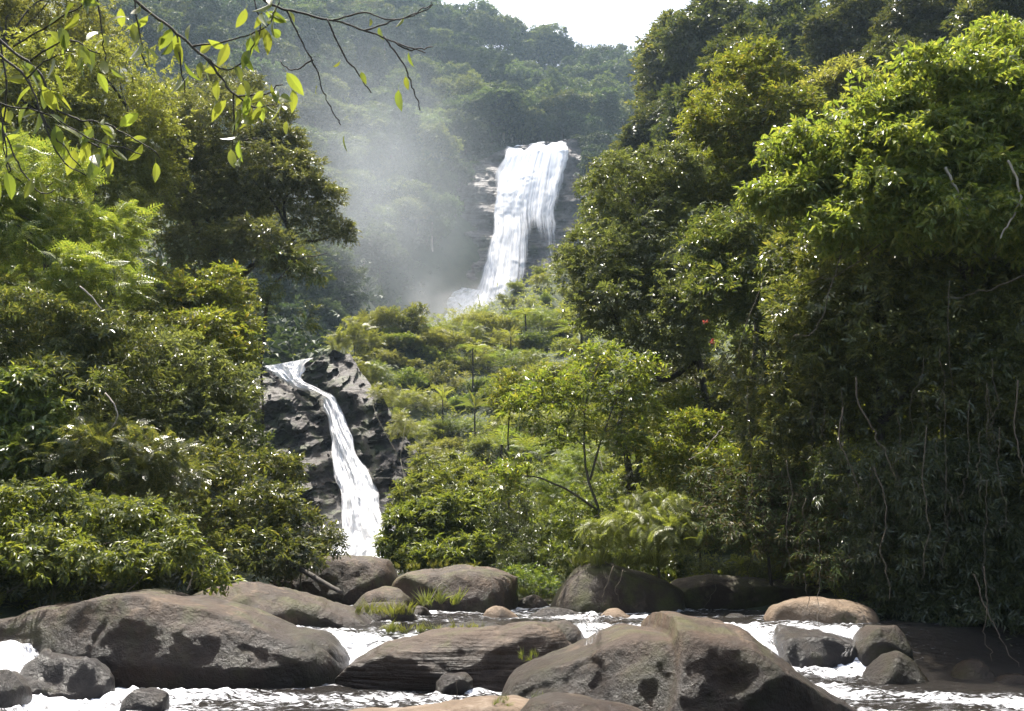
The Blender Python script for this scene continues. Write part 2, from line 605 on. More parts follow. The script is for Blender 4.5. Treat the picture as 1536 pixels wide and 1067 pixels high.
def rivermat():
    m, nt, out, N, L = nodes('river_water')
    geo = N('NewGeometry')
    at = N('Attribute', attribute_name='foam')
    mp = N('Mapping')
    mp.inputs['Scale'].default_value = (1.0, 2.2, 1.0)
    L(geo.outputs['Position'], mp.inputs[0])
    n1 = N('TexNoise', i_Scale=6.0, i_Detail=5.0, i_Roughness=.6, i_Distortion=1.2)
    L(mp.outputs[0], n1.inputs['Vector'])
    n2 = N('TexNoise', i_Scale=1.6, i_Detail=5.0, i_Roughness=.6)
    L(mp.outputs[0], n2.inputs['Vector'])
    s1 = N('Math', operation='MULTIPLY_ADD')
    L(n1.outputs[0], s1.inputs[0])
    s1.inputs[1].default_value = 2.0
    L(at.outputs['Fac'], s1.inputs[2])
    s2 = N('Math', operation='MULTIPLY_ADD')
    L(n2.outputs[0], s2.inputs[0])
    s2.inputs[1].default_value = .8
    L(s1.outputs[0], s2.inputs[2])
    f = N('MapRange', i_From_Min=1.62, i_From_Max=2.22, interpolation_type='SMOOTHSTEP')
    L(s2.outputs[0], f.inputs[0])
    wat = N('BsdfPrincipled')
    wat.inputs['Base Color'].default_value = (.026, .022, .018, 1)
    wat.inputs['Roughness'].default_value = .16
    wat.inputs['IOR'].default_value = 1.33
    bn = N('TexNoise', i_Scale=7.0, i_Detail=6.0, i_Roughness=.62, i_Distortion=.4)
    L(mp.outputs[0], bn.inputs['Vector'])
    bp = N('Bump', i_Strength=1.0, i_Distance=.22)
    L(bn.outputs[0], bp.inputs['Height'])
    L(bp.outputs[0], wat.inputs['Normal'])
    fo = N('BsdfPrincipled')
    fo.inputs['Base Color'].default_value = (.74, .76, .80, 1)
    fo.inputs['Roughness'].default_value = .6
    bp2 = N('Bump', i_Strength=1.0, i_Distance=.06)
    L(n1.outputs[0], bp2.inputs['Height'])
    L(bp2.outputs[0], fo.inputs['Normal'])
    mx = N('MixShader')
    L(f.outputs[0], mx.inputs[0])
    L(wat.outputs[0], mx.inputs[1])
    L(fo.outputs[0], mx.inputs[2])
    L(mx.outputs[0], out.inputs[0])
    return m


RIVER = rivermat()


def fallmat(name, su, sv):
    """White falling water, thinner where 'cover' is low so the rock shows between the strands."""
    m, nt, out, N, L = nodes(name)
    at = N('Attribute', attribute_name='cover')
    au = N('Attribute', attribute_name='across')
    av = N('Attribute', attribute_name='down')
    cx = N('CombineXYZ')
    L(au.outputs['Fac'], cx.inputs[0])
    L(av.outputs['Fac'], cx.inputs[1])
    mp = N('Mapping')
    mp.inputs['Scale'].default_value = (su, sv, 1)
    L(cx.outputs[0], mp.inputs[0])
    n1 = N('TexNoise', i_Scale=1.0, i_Detail=9.0, i_Roughness=.66, i_Distortion=.25)
    L(mp.outputs[0], n1.inputs['Vector'])
    s1 = N('Math', operation='ADD')
    L(n1.outputs[0], s1.inputs[0])
    L(at.outputs['Fac'], s1.inputs[1])
    f = N('MapRange', i_From_Min=.78, i_From_Max=1.25, interpolation_type='SMOOTHSTEP')
    L(s1.outputs[0], f.inputs[0])
    df = N('BsdfDiffuse')
    df.inputs[0].default_value = (.88, .88, .89, 1)
    tr = N('BsdfTranslucent')
    tr.inputs[0].default_value = (.88, .88, .89, 1)
    bp = N('Bump', i_Strength=.35, i_Distance=.2)
    L(n1.outputs[0], bp.inputs['Height'])
    L(bp.outputs[0], df.inputs['Normal'])
    mx = N('MixShader')
    mx.inputs[0].default_value = .3
    L(df.outputs[0], mx.inputs[1])
    L(tr.outputs[0], mx.inputs[2])
    tp = N('BsdfTransparent')
    m2 = N('MixShader')
    L(f.outputs[0], m2.inputs[0])
    L(tp.outputs[0], m2.inputs[1])
    L(mx.outputs[0], m2.inputs[2])
    L(m2.outputs[0], out.inputs[0])
    return m


FALLU = fallmat('falling_water', 34.0, 1.8)
FALLL = fallmat('falling_water_narrow', 11.0, 7.0)
FALLC = fallmat('foaming_cascade', 5.0, 9.0)
FALLS = fallmat('spilling_water', 9.0, 2.5)

# ------------------------------------------------------------------ terrain: one sheet through surveyed points
anchors = [
    (-4, 5, -.8), (0, 5, -.8), (4, 6, -.8), (9, 6, -1), (-9, 6, -.6), (-5, 12, -.8), (0, 13, -.8), (5, 13, -.8), (11, 12, -.9),
    (-3, 18, -.4), (2, 18, -.4), (5, 18, -.4), (-4, 25, -.3), (-1.5, 22, -.3), (-6, 40, -.3), (-9, 58, -.4), (-6, 50, -.3),
    (0, -20, .3), (-20, -20, 4), (20, -20, 4), (0, 0, -.3), (-12, 0, 2), (12, 0, 1.5),
    (-8, 13, .7), (-8.5, 18, 1.0), (-9, 24, 1.3), (-9.8, 32, 1.8), (-12.5, 45, 2.5), (-17, 60, 5),
    (-13, 13, 2.2), (-13, 20, 3.6), (-16, 30, 6.5), (-22, 45, 12), (-25, 62, 18), (-28, 25, 14), (-40, 50, 30), (-60, 30, 35), (-60, 90, 60),
    (-16, 77, 12), (-13, 79, 13), (-10, 70, 3), (-13, 68, 2), (-6, 61, -.5), (-11, 62, -.5), (-9, 65, 0), (-3.5, 59, -.2), (-4, 52, -.2),
    (1.5, 22, .6), (4, 22, .9), (8, 21, 1.0), (9.8, 17.2, .6), (7.7, 15.3, -.6), (6.5, 14.5, -.7), (7.4, 17.6, .8), (6.9, 19.5, 1.0), (9.4, 14.2, -.6), (11, 12.5, 1.0), (5, 27, 2.0), (10, 27, 4), (14, 20, 3.4), (14, 14, 2.4),
    (20, 20, 7), (20, 35, 13), (30, 30, 17), (12, 40, 8.5), (25, 60, 27), (40, 90, 48), (60, 60, 48), (40, 30, 25),
    (-14, 115, 13), (-7, 126, 19), (0, 142, 25), (10, 152, 29),
    (-24, 110, 17), (-26, 140, 27), (-20, 170, 33), (-12, 190, 33), (-4, 216, 39), (4, 222, 41), (-18, 205, 38), (-19, 214, 44), (-14, 222, 45), (-10, 228, 46), (-6, 222, 41), (-24, 203, 40), (2, 228, 44), (6, 232, 48),
    (-200, 520, 200), (0, 640, 150), (200, 520, 190), (-700, 1600, 120), (700, 1600, 120), (0, 1600, 90), (-400, 200, 150), (400, 200, 150),
    (-2200, 3000, 60), (2200, 3000, 60), (0, 3000, 50), (-2500, 0, 80), (2500, 0, 80), (0, -1500, 10), (-1500, -1500, 40), (1500, -1500, 40),
]
for px, py, Y, sub in [
    (650, 780, 42, 1.4), (620, 700, 62, 1.2), (640, 600, 78, 1.6), (600, 530, 84, 1.6), (560, 556, 79, 1.8), (600, 620, 73, 1.8), (545, 515, 84, 1.6), (650, 680, 64, 1.6), (760, 600, 72, 1.5), (760, 700, 50, 1.5), (860, 600, 64, 2),
    (850, 490, 92, 1.5), (900, 440, 108, 2), (700, 540, 88, 1.5), (590, 477, 90, .2), (632, 508, 94, .4), (664, 488, 98, .4), (700, 468, 103, .2), (760, 431, 112, .2),
    (820, 399, 120, .2), (860, 376, 125, .4), (950, 355, 138, 2), (1050, 300, 150, 3), (720, 640, 62, 1.5), (700, 760, 42, 1.5), (800, 800, 32, 1.5),
    (400, 540, 84, 4), (480, 505, 120, 6), (560, 480, 160, 7), (600, 400, 204, 14), (640, 300, 236, 8), (500, 300, 190, 8), (450, 150, 230, 8),
    (560, 150, 280, 8), (700, 150, 330, 8), (610, 22, 395, 8), (700, 35, 400, 8), (800, 65, 405, 9), (980, 98, 400, 9), (400, 300, 150, 8), (300, 100, 210, 8),
    (200, 200, 120, 8), (100, 0, 180, 8), (450, -60, 330, 8), (540, -30, 370, 8), (740, 250, 262, 3), (760, 214, 274, 4), (855, 204, 276, 4), (800, 209, 276, 4), (900, 200, 276, 7),
    (880, 330, 252, 3), (940, 260, 245, 8), (960, 180, 290, 8), (900, 130, 350, 8), (1060, 180, 200, 8), (1150, 100, 120, 8), (1250, 20, 110, 8),
    (800, 150, 330, 8), (850, 160, 310, 8),
]:
    p = P(px, py, Y)
    anchors.append((p[0], p[1], p[2] - sub))
AN = np.array(anchors)
AXY, AZ = AN[:, :2], AN[:, 2]


def _kern(d):
    return -np.sqrt(d * d + 1.0)


_D = np.linalg.norm(AXY[:, None] - AXY[None], axis=-1)
_n = len(AN)
_A = np.zeros((_n + 1, _n + 1))
_A[:_n, :_n] = _kern(_D) + 0.1 * np.eye(_n)
_A[:_n, _n] = _A[_n, :_n] = 1
_W = np.linalg.solve(_A, np.append(AZ, 0))


def ground(x, y):
    x, y = np.asarray(x, float), np.asarray(y, float)
    q = np.stack([x.ravel(), y.ravel()], -1)
    out = np.empty(len(q))
    for s in range(0, len(q), 20000):
        d = np.linalg.norm(q[s:s + 20000, None] - AXY[None], axis=-1)
        out[s:s + 20000] = _kern(d) @ _W[:_n] + _W[_n]
    return out.reshape(x.shape)


def warp(n, near, far, c=0.0):
    t = np.linspace(-1, 1, n)
    k = 6.0
    s = np.sinh(k * t) / math.sinh(k)
    return c + t * near * (1 - np.abs(s)) + s * far


gx = warp(241, 150, 2600)
gy = warp(301, 330, 2900, 60)
GX, GY = np.meshgrid(gx, gy, indexing='ij')
GZ = ground(GX, GY)
rough = sstep(12, 60, GY) * 1.2 + .06
GZ = GZ + rough * fbm(np.stack([GX * .12, GY * .12, GX * 0], -1), 3)
terrain = link('ground', mesh('ground', np.stack([GX, GY, GZ], -1).reshape(-1, 3), grid_faces(241, 301), GROUND, True))
tag(terrain, 'dark forest soil rising from the river into steep hills', kind='structure')


def march(px, py, y0=12.0, y1=480.0, n=500):
    """Where the line of sight through a pixel meets the ground."""
    d = ray(px, py)
    ys = y0 * (y1 / y0) ** np.linspace(0, 1, n)
    t = ys / d[1]
    z = EYE + d[2] * t
    h = ground(d[0] * t, ys)
    k = np.nonzero(z <= h)[0]
    if len(k) == 0:
        return None
    k = k[0]
    return np.array([d[0] * t[k], ys[k], h[k]])


# ------------------------------------------------------------------ cliffs and waterfalls
def interp(pts, v):
    p = np.asarray(pts, float)
    return np.interp(v, p[:, 0], p[:, 1])


def upper_Y(px, py):
    """Distance of the tall cliff face: leaning back upwards, curving into the hill at its sides."""
    y = 225 + np.clip(520 - py, 0, 400) / 300 * 38
    le = interp([(195, 730), (240, 690), (300, 660), (400, 610), (560, 560)], py)
    re = interp([(195, 870), (260, 880), (340, 905), (560, 960)], py)
    y = y + sstep(0, 70, le - px + 10) * 30 + sstep(0, 50, px - re + 6) * 26
    return y


def strata(px, py, s, tilt=.25):
    """Bedded ledges plus broken blocks."""
    q = py + tilt * px
    a = .6 * noise(np.stack([q * .11 * s, px * .012 * s, px * 0], -1))
    b = fbm(np.stack([px * .05 * s, py * .07 * s, px * 0 + 3], -1), 4)
    c = np.abs(noise(np.stack([px * .03 * s, q * .03 * s, px * 0 + 9], -1)))
    return a * .5 + b * .8 - c * .6


nu, nv = 170, 170
pu, pv = np.meshgrid(np.linspace(560, 950, nu), np.linspace(0, 1, nv), indexing='ij')
ctop = interp([(560, 430), (620, 345), (660, 292), (700, 252), (748, 227), (765, 221), (853, 209), (868, 206), (884, 240), (905, 300), (950, 380)], pu)
pv = ctop + (560 - ctop) * pv
Yc = upper_Y(pu, pv) - 3.2 * strata(pu, pv, 1.0, -.15)
cliff_u = link('cliff', mesh('cliff', P(pu, pv, Yc).reshape(-1, 3), grid_faces(nu, nv)[:, ::-1], CLIFFU, True))
tag(cliff_u, 'tall wet grey cliff behind the big waterfall', kind='structure')

# the big fall: two sheets, one close to the rock, one thrown out a little
uL = [(207, 768), (222, 762), (250, 749), (300, 735), (350, 734), (400, 720), (440, 706), (500, 672)]
uR = [(207, 853), (260, 847), (320, 838), (370, 846), (410, 858), (500, 856)]


def upper_sheet(off, seed, cov):
    n1, n2 = 90, 200
    u, v = np.meshgrid(np.linspace(0, 1, n1), np.linspace(0, 1, n2), indexing='ij')
    top = 221 - 11.5 * u
    top = top + 2.2 * noise(np.stack([u * 14, u * 0, u * 0 + seed], -1))
    py = top + (500 - top) * v
    l, r = interp(uL, py), interp(uR, py)
    px = l + (r - l) * u
    px = px + 7 * fbm(np.stack([v * 14, u * 3, u * 0 + seed], -1), 4) * (np.abs(u - .5) * 2) ** 2
    st = fbm(np.stack([u * 22, v * 1.2, u * 0 + seed], -1), 5, .65)
    y = upper_Y(px, py) - off - 3.0 * sstep(0, .5, v) * np.sin(math.pi * np.clip(u, .05, .95)) - .35 * st - 1.3 * fbm(np.stack([u * 5, v * 11, u * 0 + seed + 3], -1), 3) * sstep(0, .3, v)
    y = y - 2.2 * np.maximum(strata(px, py, .5, -.15), 0)
    y = y + 5 * sstep(.05, 0, v)
    edge = np.minimum(u, 1 - u)
    c = cov + .34 * sstep(.45, 0, v) + .25 * (1 - u) * sstep(.2, .6, v) - .55 * np.exp(-((u - .57 + .05 * np.sin(v * 9)) / .09) ** 2) * sstep(.34, .55, v) - .16 * sstep(.6, .8, u) * sstep(.35, .6, v) - .1 * sstep(.3, .6, v)
    c = c - .55 * sstep(.10, 0, edge) * (1 - .4 * sstep(.3, 0, v))
    return P(px, py, y).reshape(-1, 3), grid_faces(n1, n2)[:, ::-1], c.ravel(), u.ravel() + seed * .37, v.ravel()


A1, B1 = upper_sheet(1.6, 1, .56), upper_sheet(3.4, 5, .42)
V, Fq = join([(A1[0], A1[1]), (B1[0], B1[1])])
wf = link('waterfall', mesh('waterfall', V, Fq, FALLU, True, {'cover': np.concatenate([A1[2], B1[2]]), 'across': np.concatenate([A1[3], B1[3]]), 'down': np.concatenate([A1[4], B1[4]])}))
tag(wf, 'broad white waterfall pouring over the high cliff in the distance', kind='structure')


def strip_water(name, rows, mat, n1, n2, cov, rag, label, out=0.5, seed=0, nz=0.5, onrock=False):
    """Water running down between rows of (left px, py, right px, py, distance)."""
    rw = np.array(rows, float)
    t = np.linspace(0, 1, len(rw))
    vv = np.linspace(0, 1, n2)
    rr = np.stack([np.interp(vv, t, rw[:, k]) for k in range(5)], -1)
    for k in range(5):
        rr[:, k] = np.convolve(np.pad(rr[:, k], 3, mode='edge'), np.ones(7) / 7, 'valid')
    u, v = np.meshgrid(np.linspace(0, 1, n1), vv, indexing='ij')
    px = rr[None, :, 0] + (rr[None, :, 2] - rr[None, :, 0]) * u
    py = rr[None, :, 1] + (rr[None, :, 3] - rr[None, :, 1]) * u
    px = px + rag * noise(np.stack([v * 16, u * 3, u * 0 + seed], -1)) * (np.abs(u - .5) * 2) ** 2
    y = (upper_Y(px, py) - 3.0 if onrock == 'tall' else lower_Y(px, py) - .55 if onrock else rr[None, :, 4]) - out * np.sin(math.pi * u) + nz * fbm(np.stack([u * 9, v * 9, u * 0 + seed], -1), 5, .6)
    edge = np.minimum(u, 1 - u)
    c = cov - .55 * sstep(.09, 0, edge)
    if name == 'narrow_waterfall':
        c = c - .62 * np.exp(-((v - .33) / .075) ** 2) * (1 - .6 * np.exp(-((u - .75) / .18) ** 2))
    o = link(name, mesh(name, P(px, py, y).reshape(-1, 3), grid_faces(n1, n2)[:, ::-1], mat, True, {'cover': c, 'across': u + seed, 'down': v}))
    return tag(o, label, kind='structure')


strip_water('cascade', [(690, 430, 735, 436, 222), (668, 446, 728, 462, 214), (640, 462, 718, 486, 205), (622, 480, 700, 505, 196), (600, 500, 670, 522, 188)],
            FALLC, 60, 70, .62, 5, 'foaming cascade spreading from the foot of the tall waterfall over wet slabs', 1.0, 3, 1.5, 'tall')


# lower gorge cliff
def lower_Y(px, py):
    y = 62.0 + np.clip(835 - py, -40, 320) / 295 * 12.5
    mid = interp([(530, 440), (580, 455), (605, 492), (690, 520), (830, 545)], py)
    d = px - mid
    y = y - 2.4 * sstep(14, 55, np.abs(d)) * sstep(545, 600, py)
    le = interp([(520, 385), (600, 372), (860, 380)], py)
    re = interp([(520, 505), (560, 545), (640, 600), (760, 662), (860, 670)], py)
    y = y + sstep(0, 40, le - px) * 10 + sstep(0, 45, px - re) * 9
    return y


nu, nv = 330, 330
pu, pv = np.meshgrid(np.linspace(340, 720, nu), np.linspace(0, 1, nv), indexing='ij')
ctop = interp([(340, 620), (385, 566), (400, 553), (470, 541), (500, 527), (525, 532), (535, 548), (575, 600), (625, 680), (720, 790)], pu) + 3 * noise(np.stack([pu * .12, pu * 0, pu * 0], -1))
pv = ctop + (885 - ctop) * pv
blk = strata(pu, pv, .8, .5)
cell = fbm(np.stack([pu * .04 + pv * .02, pv * .06, pu * 0 + 4.4], -1), 3)
chute = sstep(8, 26, np.abs(pu - interp([(540, 435), (580, 450), (600, 488), (650, 507), (700, 522), (760, 537), (830, 545)], pv)))
Yl = lower_Y(pu, pv) - (1.0 * blk + 2.2 * np.round(cell * 3.2 + .3 * blk) / 3.2) * (.15 + .85 * chute)
cliff_l = link('gorge_cliff', mesh('gorge_cliff', P(pu, pv, Yl).reshape(-1, 3), grid_faces(nu, nv)[:, ::-1], CLIFF, True))
tag(cliff_l, 'dark jagged rock walls either side of the narrow waterfall', kind='structure')

strip_water('narrow_waterfall', [
    (398, 549, 470, 536, 75.0), (412, 560, 460, 548, 74.0), (430, 574, 452, 562, 73.2), (440, 582, 458, 573, 72.6), (462, 590, 480, 582, 71.6), (482, 601, 500, 594, 70.4),
    (489, 618, 508, 612, 69.4), (491, 645, 519, 640, 68.4), (500, 680, 536, 676, 66.8), (505, 715, 552, 711, 65.2), (508, 750, 566, 746, 63.6), (509, 790, 580, 784, 61.6), (500, 820, 606, 802, 59.6), (480, 846, 622, 836, 57.5)],
    FALLL, 60, 220, .98, 5, 'narrow white waterfall sliding down the rocky chute behind the boulders', .9, 2, 1.1, True)
strip_water('rivulet', [(515, 605, 535, 604, 70), (520, 625, 540, 622, 69), (530, 650, 548, 645, 67.5)], FALLL, 14, 30, .12, 3, 'thin trickle of white water beside the narrow waterfall', .3, 8, .3, True)

strip_water('ledge_water', [(1150, 937, 1178, 938, 16.2), (1147, 946, 1176, 947, 15.7), (1140, 962, 1180, 963, 15.2), (1128, 988, 1196, 988, 14.8)], FALLS, 40, 60, .34, 3, 'white water spilling past one end of the black ledge stone', 5.0, 11, .3)
strip_water('ledge_water', [(1266, 938, 1290, 937, 16.2), (1272, 946, 1294, 946, 15.7), (1276, 962, 1296, 962, 15.25), (1258, 986, 1296, 986, 14.9)], FALLS, 40, 60, .30, 3, 'white water spilling past the end of the black ledge stone nearer the dark bank', 5.0, 13, .3)
strip_water('chute_water', [(846, 922, 915, 920, 16.3), (858, 934, 912, 930, 15.6), (868, 950, 906, 944, 15.1), (870, 972, 900, 962, 14.6)], FALLS, 40, 60, .38, 3, 'white chute between the bedded slab and the big dome boulder', 5.0, 17, .3)

# ------------------------------------------------------------------ boulders
ROCKS_AT = []      # (x0, x1, y0, y1) footprints, for foam along the stones


def boulder(name, label, prof, Y, depth, mat, base=-.5, lean=.15, boxy=.75, amp=.06, seed=0, group='boulders in the river', crease=None, nu=None, tilt=0.0):
    pr = np.array(prof, float)
    wpx = pr[-1, 0] - pr[0, 0]
    nu = nu or int(np.clip(wpx / 3.2, 24, 170))
    nv = max(20, int(nu * .55))
    s = np.linspace(0, 1, nu)
    px = pr[0, 0] + s * wpx
    py = np.interp(px, pr[:, 0], pr[:, 1])
    k = np.ones(5) / 5
    py = np.convolve(np.pad(py, 2, mode='edge'), k, 'valid')
    top = P(px, py, np.full(nu, Y))
    x, zt = top[:, 0], np.maximum(top[:, 2], base + .02)
    endf = np.sqrt(np.clip(1 - np.abs(2 * s - 1) ** 3.0, 0, 1))
    th = np.linspace(0, math.pi, nv)
    cy_ = np.sign(np.cos(th)) * np.abs(np.cos(th)) ** boxy
    sz = np.abs(np.sin(th)) ** boxy
    d = depth * (.12 + .88 * endf)
    X = np.repeat(x[:, None], nv, 1)
    Z = base + (zt - base)[:, None] * sz[None]
    Yy = Y - d[:, None] * cy_[None] + lean * d[:, None] * (sz[None] - .6) + tilt * (Z - base)
    mid = x.mean()
    X = mid + (X - mid) * (1 - .10 * (1 - sz[None]) * 0 + .04 * (1 - sz[None]))
    V = np.stack([X, Yy, Z], -1)
    size = (zt.max() - base) * .5 + depth * .5
    q = V / size * 1.1 + seed * 7.7
    amp = amp * (1.9 if size < .75 else 1.35 if size < 1.1 else 1.0)
    n1 = fbm(q, 4)
    rid = 1 - np.abs(fbm(q * 1.3 + 31, 3)) * 2
    disp = amp * size * (n1 * 1.6 + .5 * rid) - .018 * size * np.exp(-(fbm(q * 1.1 + 77, 3) / .035) ** 2)
    if crease is not None:
        disp = disp + crease(V)
    rc = np.random.default_rng(seed + 50)
    for j in range(9):
        n_ = unit(np.array([rc.normal() * .35, rc.normal() * .5 - .75, rc.normal() * .4 + .3]))
        if n_[2] > .6 or abs(n_[0]) > .5:
            continue
        pj = (V / np.array([1.0, 1.0, 1.0])) @ n_
        off = np.quantile(pj, rc.uniform(.80, .93))
        ex = np.maximum(pj - off, 0)
        V = V - (ex * .8)[..., None] * n_
    cen = np.stack([X * 0 + X, np.full_like(X, Y), np.full_like(X, base)], -1)
    nrm = unit((V - cen) * np.array([.3, 1, 1]))
    V = V + nrm * disp[..., None] * np.sin(th)[None, :, None] ** .3
    fine = fbm(V * 4.0 + seed, 4) * .034 * min(size, 1.3)
    V = V + nrm * fine[..., None]
    V[..., 2] = base + (V[..., 2] - base) * (zt.max() - base) / (V[..., 2].max() - base)
    ROCKS_AT.append((x.min(), x.max(), Y - depth, Y + depth, zt.max()))
    V = np.concatenate([V[:1] * 0 + V[0].mean(0), V, V[:1] * 0 + V[-1].mean(0)])
    c = np.array([x.mean(), Y, base])
    o = link(name, mesh(name, V.reshape(-1, 3) - c, grid_faces(nu + 2, nv)[:, ::-1], mat, True), loc=c)
    return tag(o, label, 'rock', group)


def ridge_crease(V):
    """The step that runs down the big boulder's face and the hollow beside it."""
    line = 1.62 - .42 * (1.05 - V[..., 2])
    d = V[..., 0] - line
    return .13 * np.exp(-(np.clip(d, 0, 9) / .5) ** 2) * sstep(-.05, .03, d) - .10 * np.exp(-(d / .28) ** 2) * (d < 0) - .12 * np.exp(-((V[..., 0] - 2.15) / .22) ** 2 - ((V[..., 2] - .78) / .10) ** 2)


def left_folds(V):
    return .07 * np.sin(V[..., 0] * 2.6 + V[..., 2]) + .10 * np.exp(-((V[..., 0] + 5.6) / .5) ** 2)


def beds(V):
    q = V[..., 2] - .34 * V[..., 0] + .06 * noise(V * 1.3)
    return (.07 * (np.abs((q * 2.3 + .5 * noise(V * .9)) % 1 - .5) * 2) - .03) * (.5 + .5 * noise(V * 1.1 + 5)) + .018 * noise(np.stack([q * 17, V[..., 0] * 1.6, V[..., 1] * 1.6], -1))


b = boulder
b('boulder', 'long humpbacked brown boulder with pale crest and brown streaks, widest on the sunny bank', [(-90, 940), (-40, 934), (0, 931), (45, 925), (75, 905), (130, 893), (190, 886), (235, 885), (280, 893), (345, 901), (400, 915), (440, 934), (482, 942), (505, 960), (522, 990)], 14.6, 1.5, ROCK, seed=1, lean=-.05, boxy=.52, amp=.03, crease=left_folds)
b('boulder', 'big dome-shaped brown boulder with a stepped crease, largest stone in the river', [(752, 1042), (766, 1005), (800, 982), (860, 962), (900, 940), (940, 922), (980, 916), (1040, 917), (1092, 920), (1112, 935), (1150, 968), (1200, 1008), (1260, 1048), (1330, 1100)], 11.4, 1.7, ROCK, seed=2, lean=.0, boxy=.56, crease=ridge_crease, amp=.03)
b('boulder', 'long low slab of bedded brown rock with slanting grooves, beside the big dome boulder', [(500, 1024), (530, 992), (580, 966), (640, 950), (700, 944), (760, 934), (805, 931), (842, 944), (860, 972)], 14.2, .95, ROCKS, seed=3, lean=.15, boxy=.6, crease=beds, amp=.03)
b('boulder', 'sloping pale-topped boulder tucked behind the long humpbacked one', [(285, 890), (325, 873), (375, 871), (430, 884), (480, 897), (528, 911), (560, 934), (580, 975)], 17.2, 1.3, ROCK, seed=4, lean=.1, boxy=.62, amp=.05)
b('boulder', 'squarish dark brown boulder at the foot of the narrow waterfall', [(405, 880), (425, 853), (455, 836), (505, 832), (560, 836), (588, 843), (597, 880)], 22.5, 1.5, ROCK, seed=5, boxy=.5, amp=.05, base=-.2)
b('boulder', 'broad flat-topped boulder with overhanging blunt end beneath the green bank', [(584, 890), (592, 862), (610, 853), (650, 852), (690, 846), (735, 853), (772, 861), (784, 878), (776, 905)], 21.0, 1.5, ROCK, seed=6, boxy=.55, amp=.05, base=-.2)
b('boulder', 'rounded grey boulder between the squarish one and the sloping pale one', [(524, 915), (545, 890), (575, 879), (600, 882), (618, 905)], 19.2, .7, ROCK, seed=7)
b('boulder', 'lumpy brown stone with pale knob on top, in front of the rounded grey one', [(530, 925), (552, 906), (585, 903), (605, 908), (625, 926), (634, 950)], 17.9, .6, ROCK, seed=8, amp=.1)
b('boulder', 'small dark wedge stone at the head of the bedded slab', [(558, 960), (572, 938), (590, 934), (606, 948), (612, 965)], 16.4, .5, ROCKM, seed=9)
b('boulder', 'small blocky grey stone standing in the shallow water below the bedded slab', [(654, 1028), (660, 1014), (680, 1010), (700, 1011), (709, 1026)], 13.2, .25, ROCK, base=-.25, seed=10, boxy=.5)
b('boulder', 'smooth tan slab of bank rock with grass in its cracks, lowest in the picture', [(420, 1085), (520, 1068), (620, 1063), (720, 1050), (775, 1046), (830, 1068), (850, 1090)], 8.9, .8, ROCKT, base=-.4, seed=11, amp=.03)
b('boulder', 'grey-brown slab leaning on the foot of the big dome boulder', [(770, 1080), (796, 1050), (830, 1042), (900, 1050), (960, 1066), (1010, 1090)], 8.3, .7, ROCK, base=-.4, seed=12, amp=.03)
b('boulder', 'large brown bank boulder with dead grass hanging over its top', [(824, 915), (842, 875), (868, 848), (905, 841), (950, 852), (990, 864), (1024, 890)], 20.6, 1.3, ROCKM, seed=13, boxy=.6, base=-.2)
b('boulder', 'long dark mossy bank rock under the overhanging ferns', [(985, 905), (1010, 872), (1060, 860), (1120, 862), (1170, 868), (1235, 872), (1270, 905)], 21.3, 1.3, ROCKM, seed=14, boxy=.55, base=-.2)
b('boulder', 'flat tan sunlit boulder above the little ledge fall', [(1148, 930), (1156, 908), (1178, 897), (1210, 894), (1262, 897), (1300, 906), (1312, 930)], 17.9, .9, ROCKT, seed=15, boxy=.6, base=0)
b('boulder', 'black wet ledge stone with water spilling off both its ends', [(1146, 985), (1158, 960), (1174, 946), (1202, 940), (1246, 941), (1272, 947), (1288, 962), (1298, 985)], 15.8, .6, ROCKW, seed=16, boxy=.62, base=-.4, amp=.12)
b('boulder', 'dark upright block at the edge of the shaded bank', [(1280, 985), (1290, 950), (1308, 936), (1345, 938), (1362, 985)], 15.6, .6, ROCKM, seed=17, boxy=.5, base=-.5)
b('boulder', 'small mossy boulder in the shaded water beside the dark block', [(1296, 1015), (1325, 985), (1350, 976), (1372, 984), (1392, 1016)], 14.4, .5, ROCKM, seed=18, base=-.5)
b('boulder', 'low dim stone in the shaded water below the vines', [(1430, 1015), (1448, 990), (1470, 988), (1490, 1015)], 14.8, .4, ROCKM, seed=19)
b('boulder', 'smallest dim stone at the shaded edge of the water', [(1494, 1022), (1506, 1010), (1530, 1012), (1545, 1025)], 14.2, .35, ROCKM, seed=20)
b('boulder', 'pointed pale stone on the shaded bank behind the flat tan boulder', [(1280, 915), (1296, 888), (1312, 878), (1328, 912)], 18.8, .4, ROCK, base=.2, seed=21)
b('boulder', 'little orange-tan stone in the white water before the flat-topped boulder', [(722, 930), (732, 910), (750, 908), (768, 916), (780, 930)], 18.6, .35, ROCKT, base=.1, seed=22)
b('boulder', 'small brown stone in the far riffle below the green bank', [(768, 914), (785, 896), (805, 891), (826, 910)], 20.8, .4, ROCK, base=.1, seed=23)
b('boulder', 'low dark flat stone awash in the riffle by the bank boulder', [(796, 925), (815, 911), (850, 911), (880, 924)], 18.9, .35, ROCKW, base=.1, seed=24)
b('boulder', 'low tan stone awash behind the crest of the big dome boulder', [(895, 932), (912, 914), (930, 912), (952, 928)], 18.4, .4, ROCKT, base=.1, seed=25)
b('boulder', 'thin dark ledge just breaking the water behind the bedded slab', [(636, 948), (670, 938), (720, 932), (770, 940)], 15.9, .5, ROCKW, base=-.1, seed=26)
b('boulder', 'mossy brown stone with water pouring past it, at the raised end of the bedded slab', [(808, 955), (825, 932), (850, 928), (872, 945), (880, 965)], 15.4, .5, ROCKM, base=-.2, seed=27)
b('boulder', 'shadowed rounded stone under the bushes at the end of the humpbacked boulder', [(-40, 935), (0, 903), (25, 901), (48, 925)], 17.6, .6, ROCKM, base=.2, seed=28)
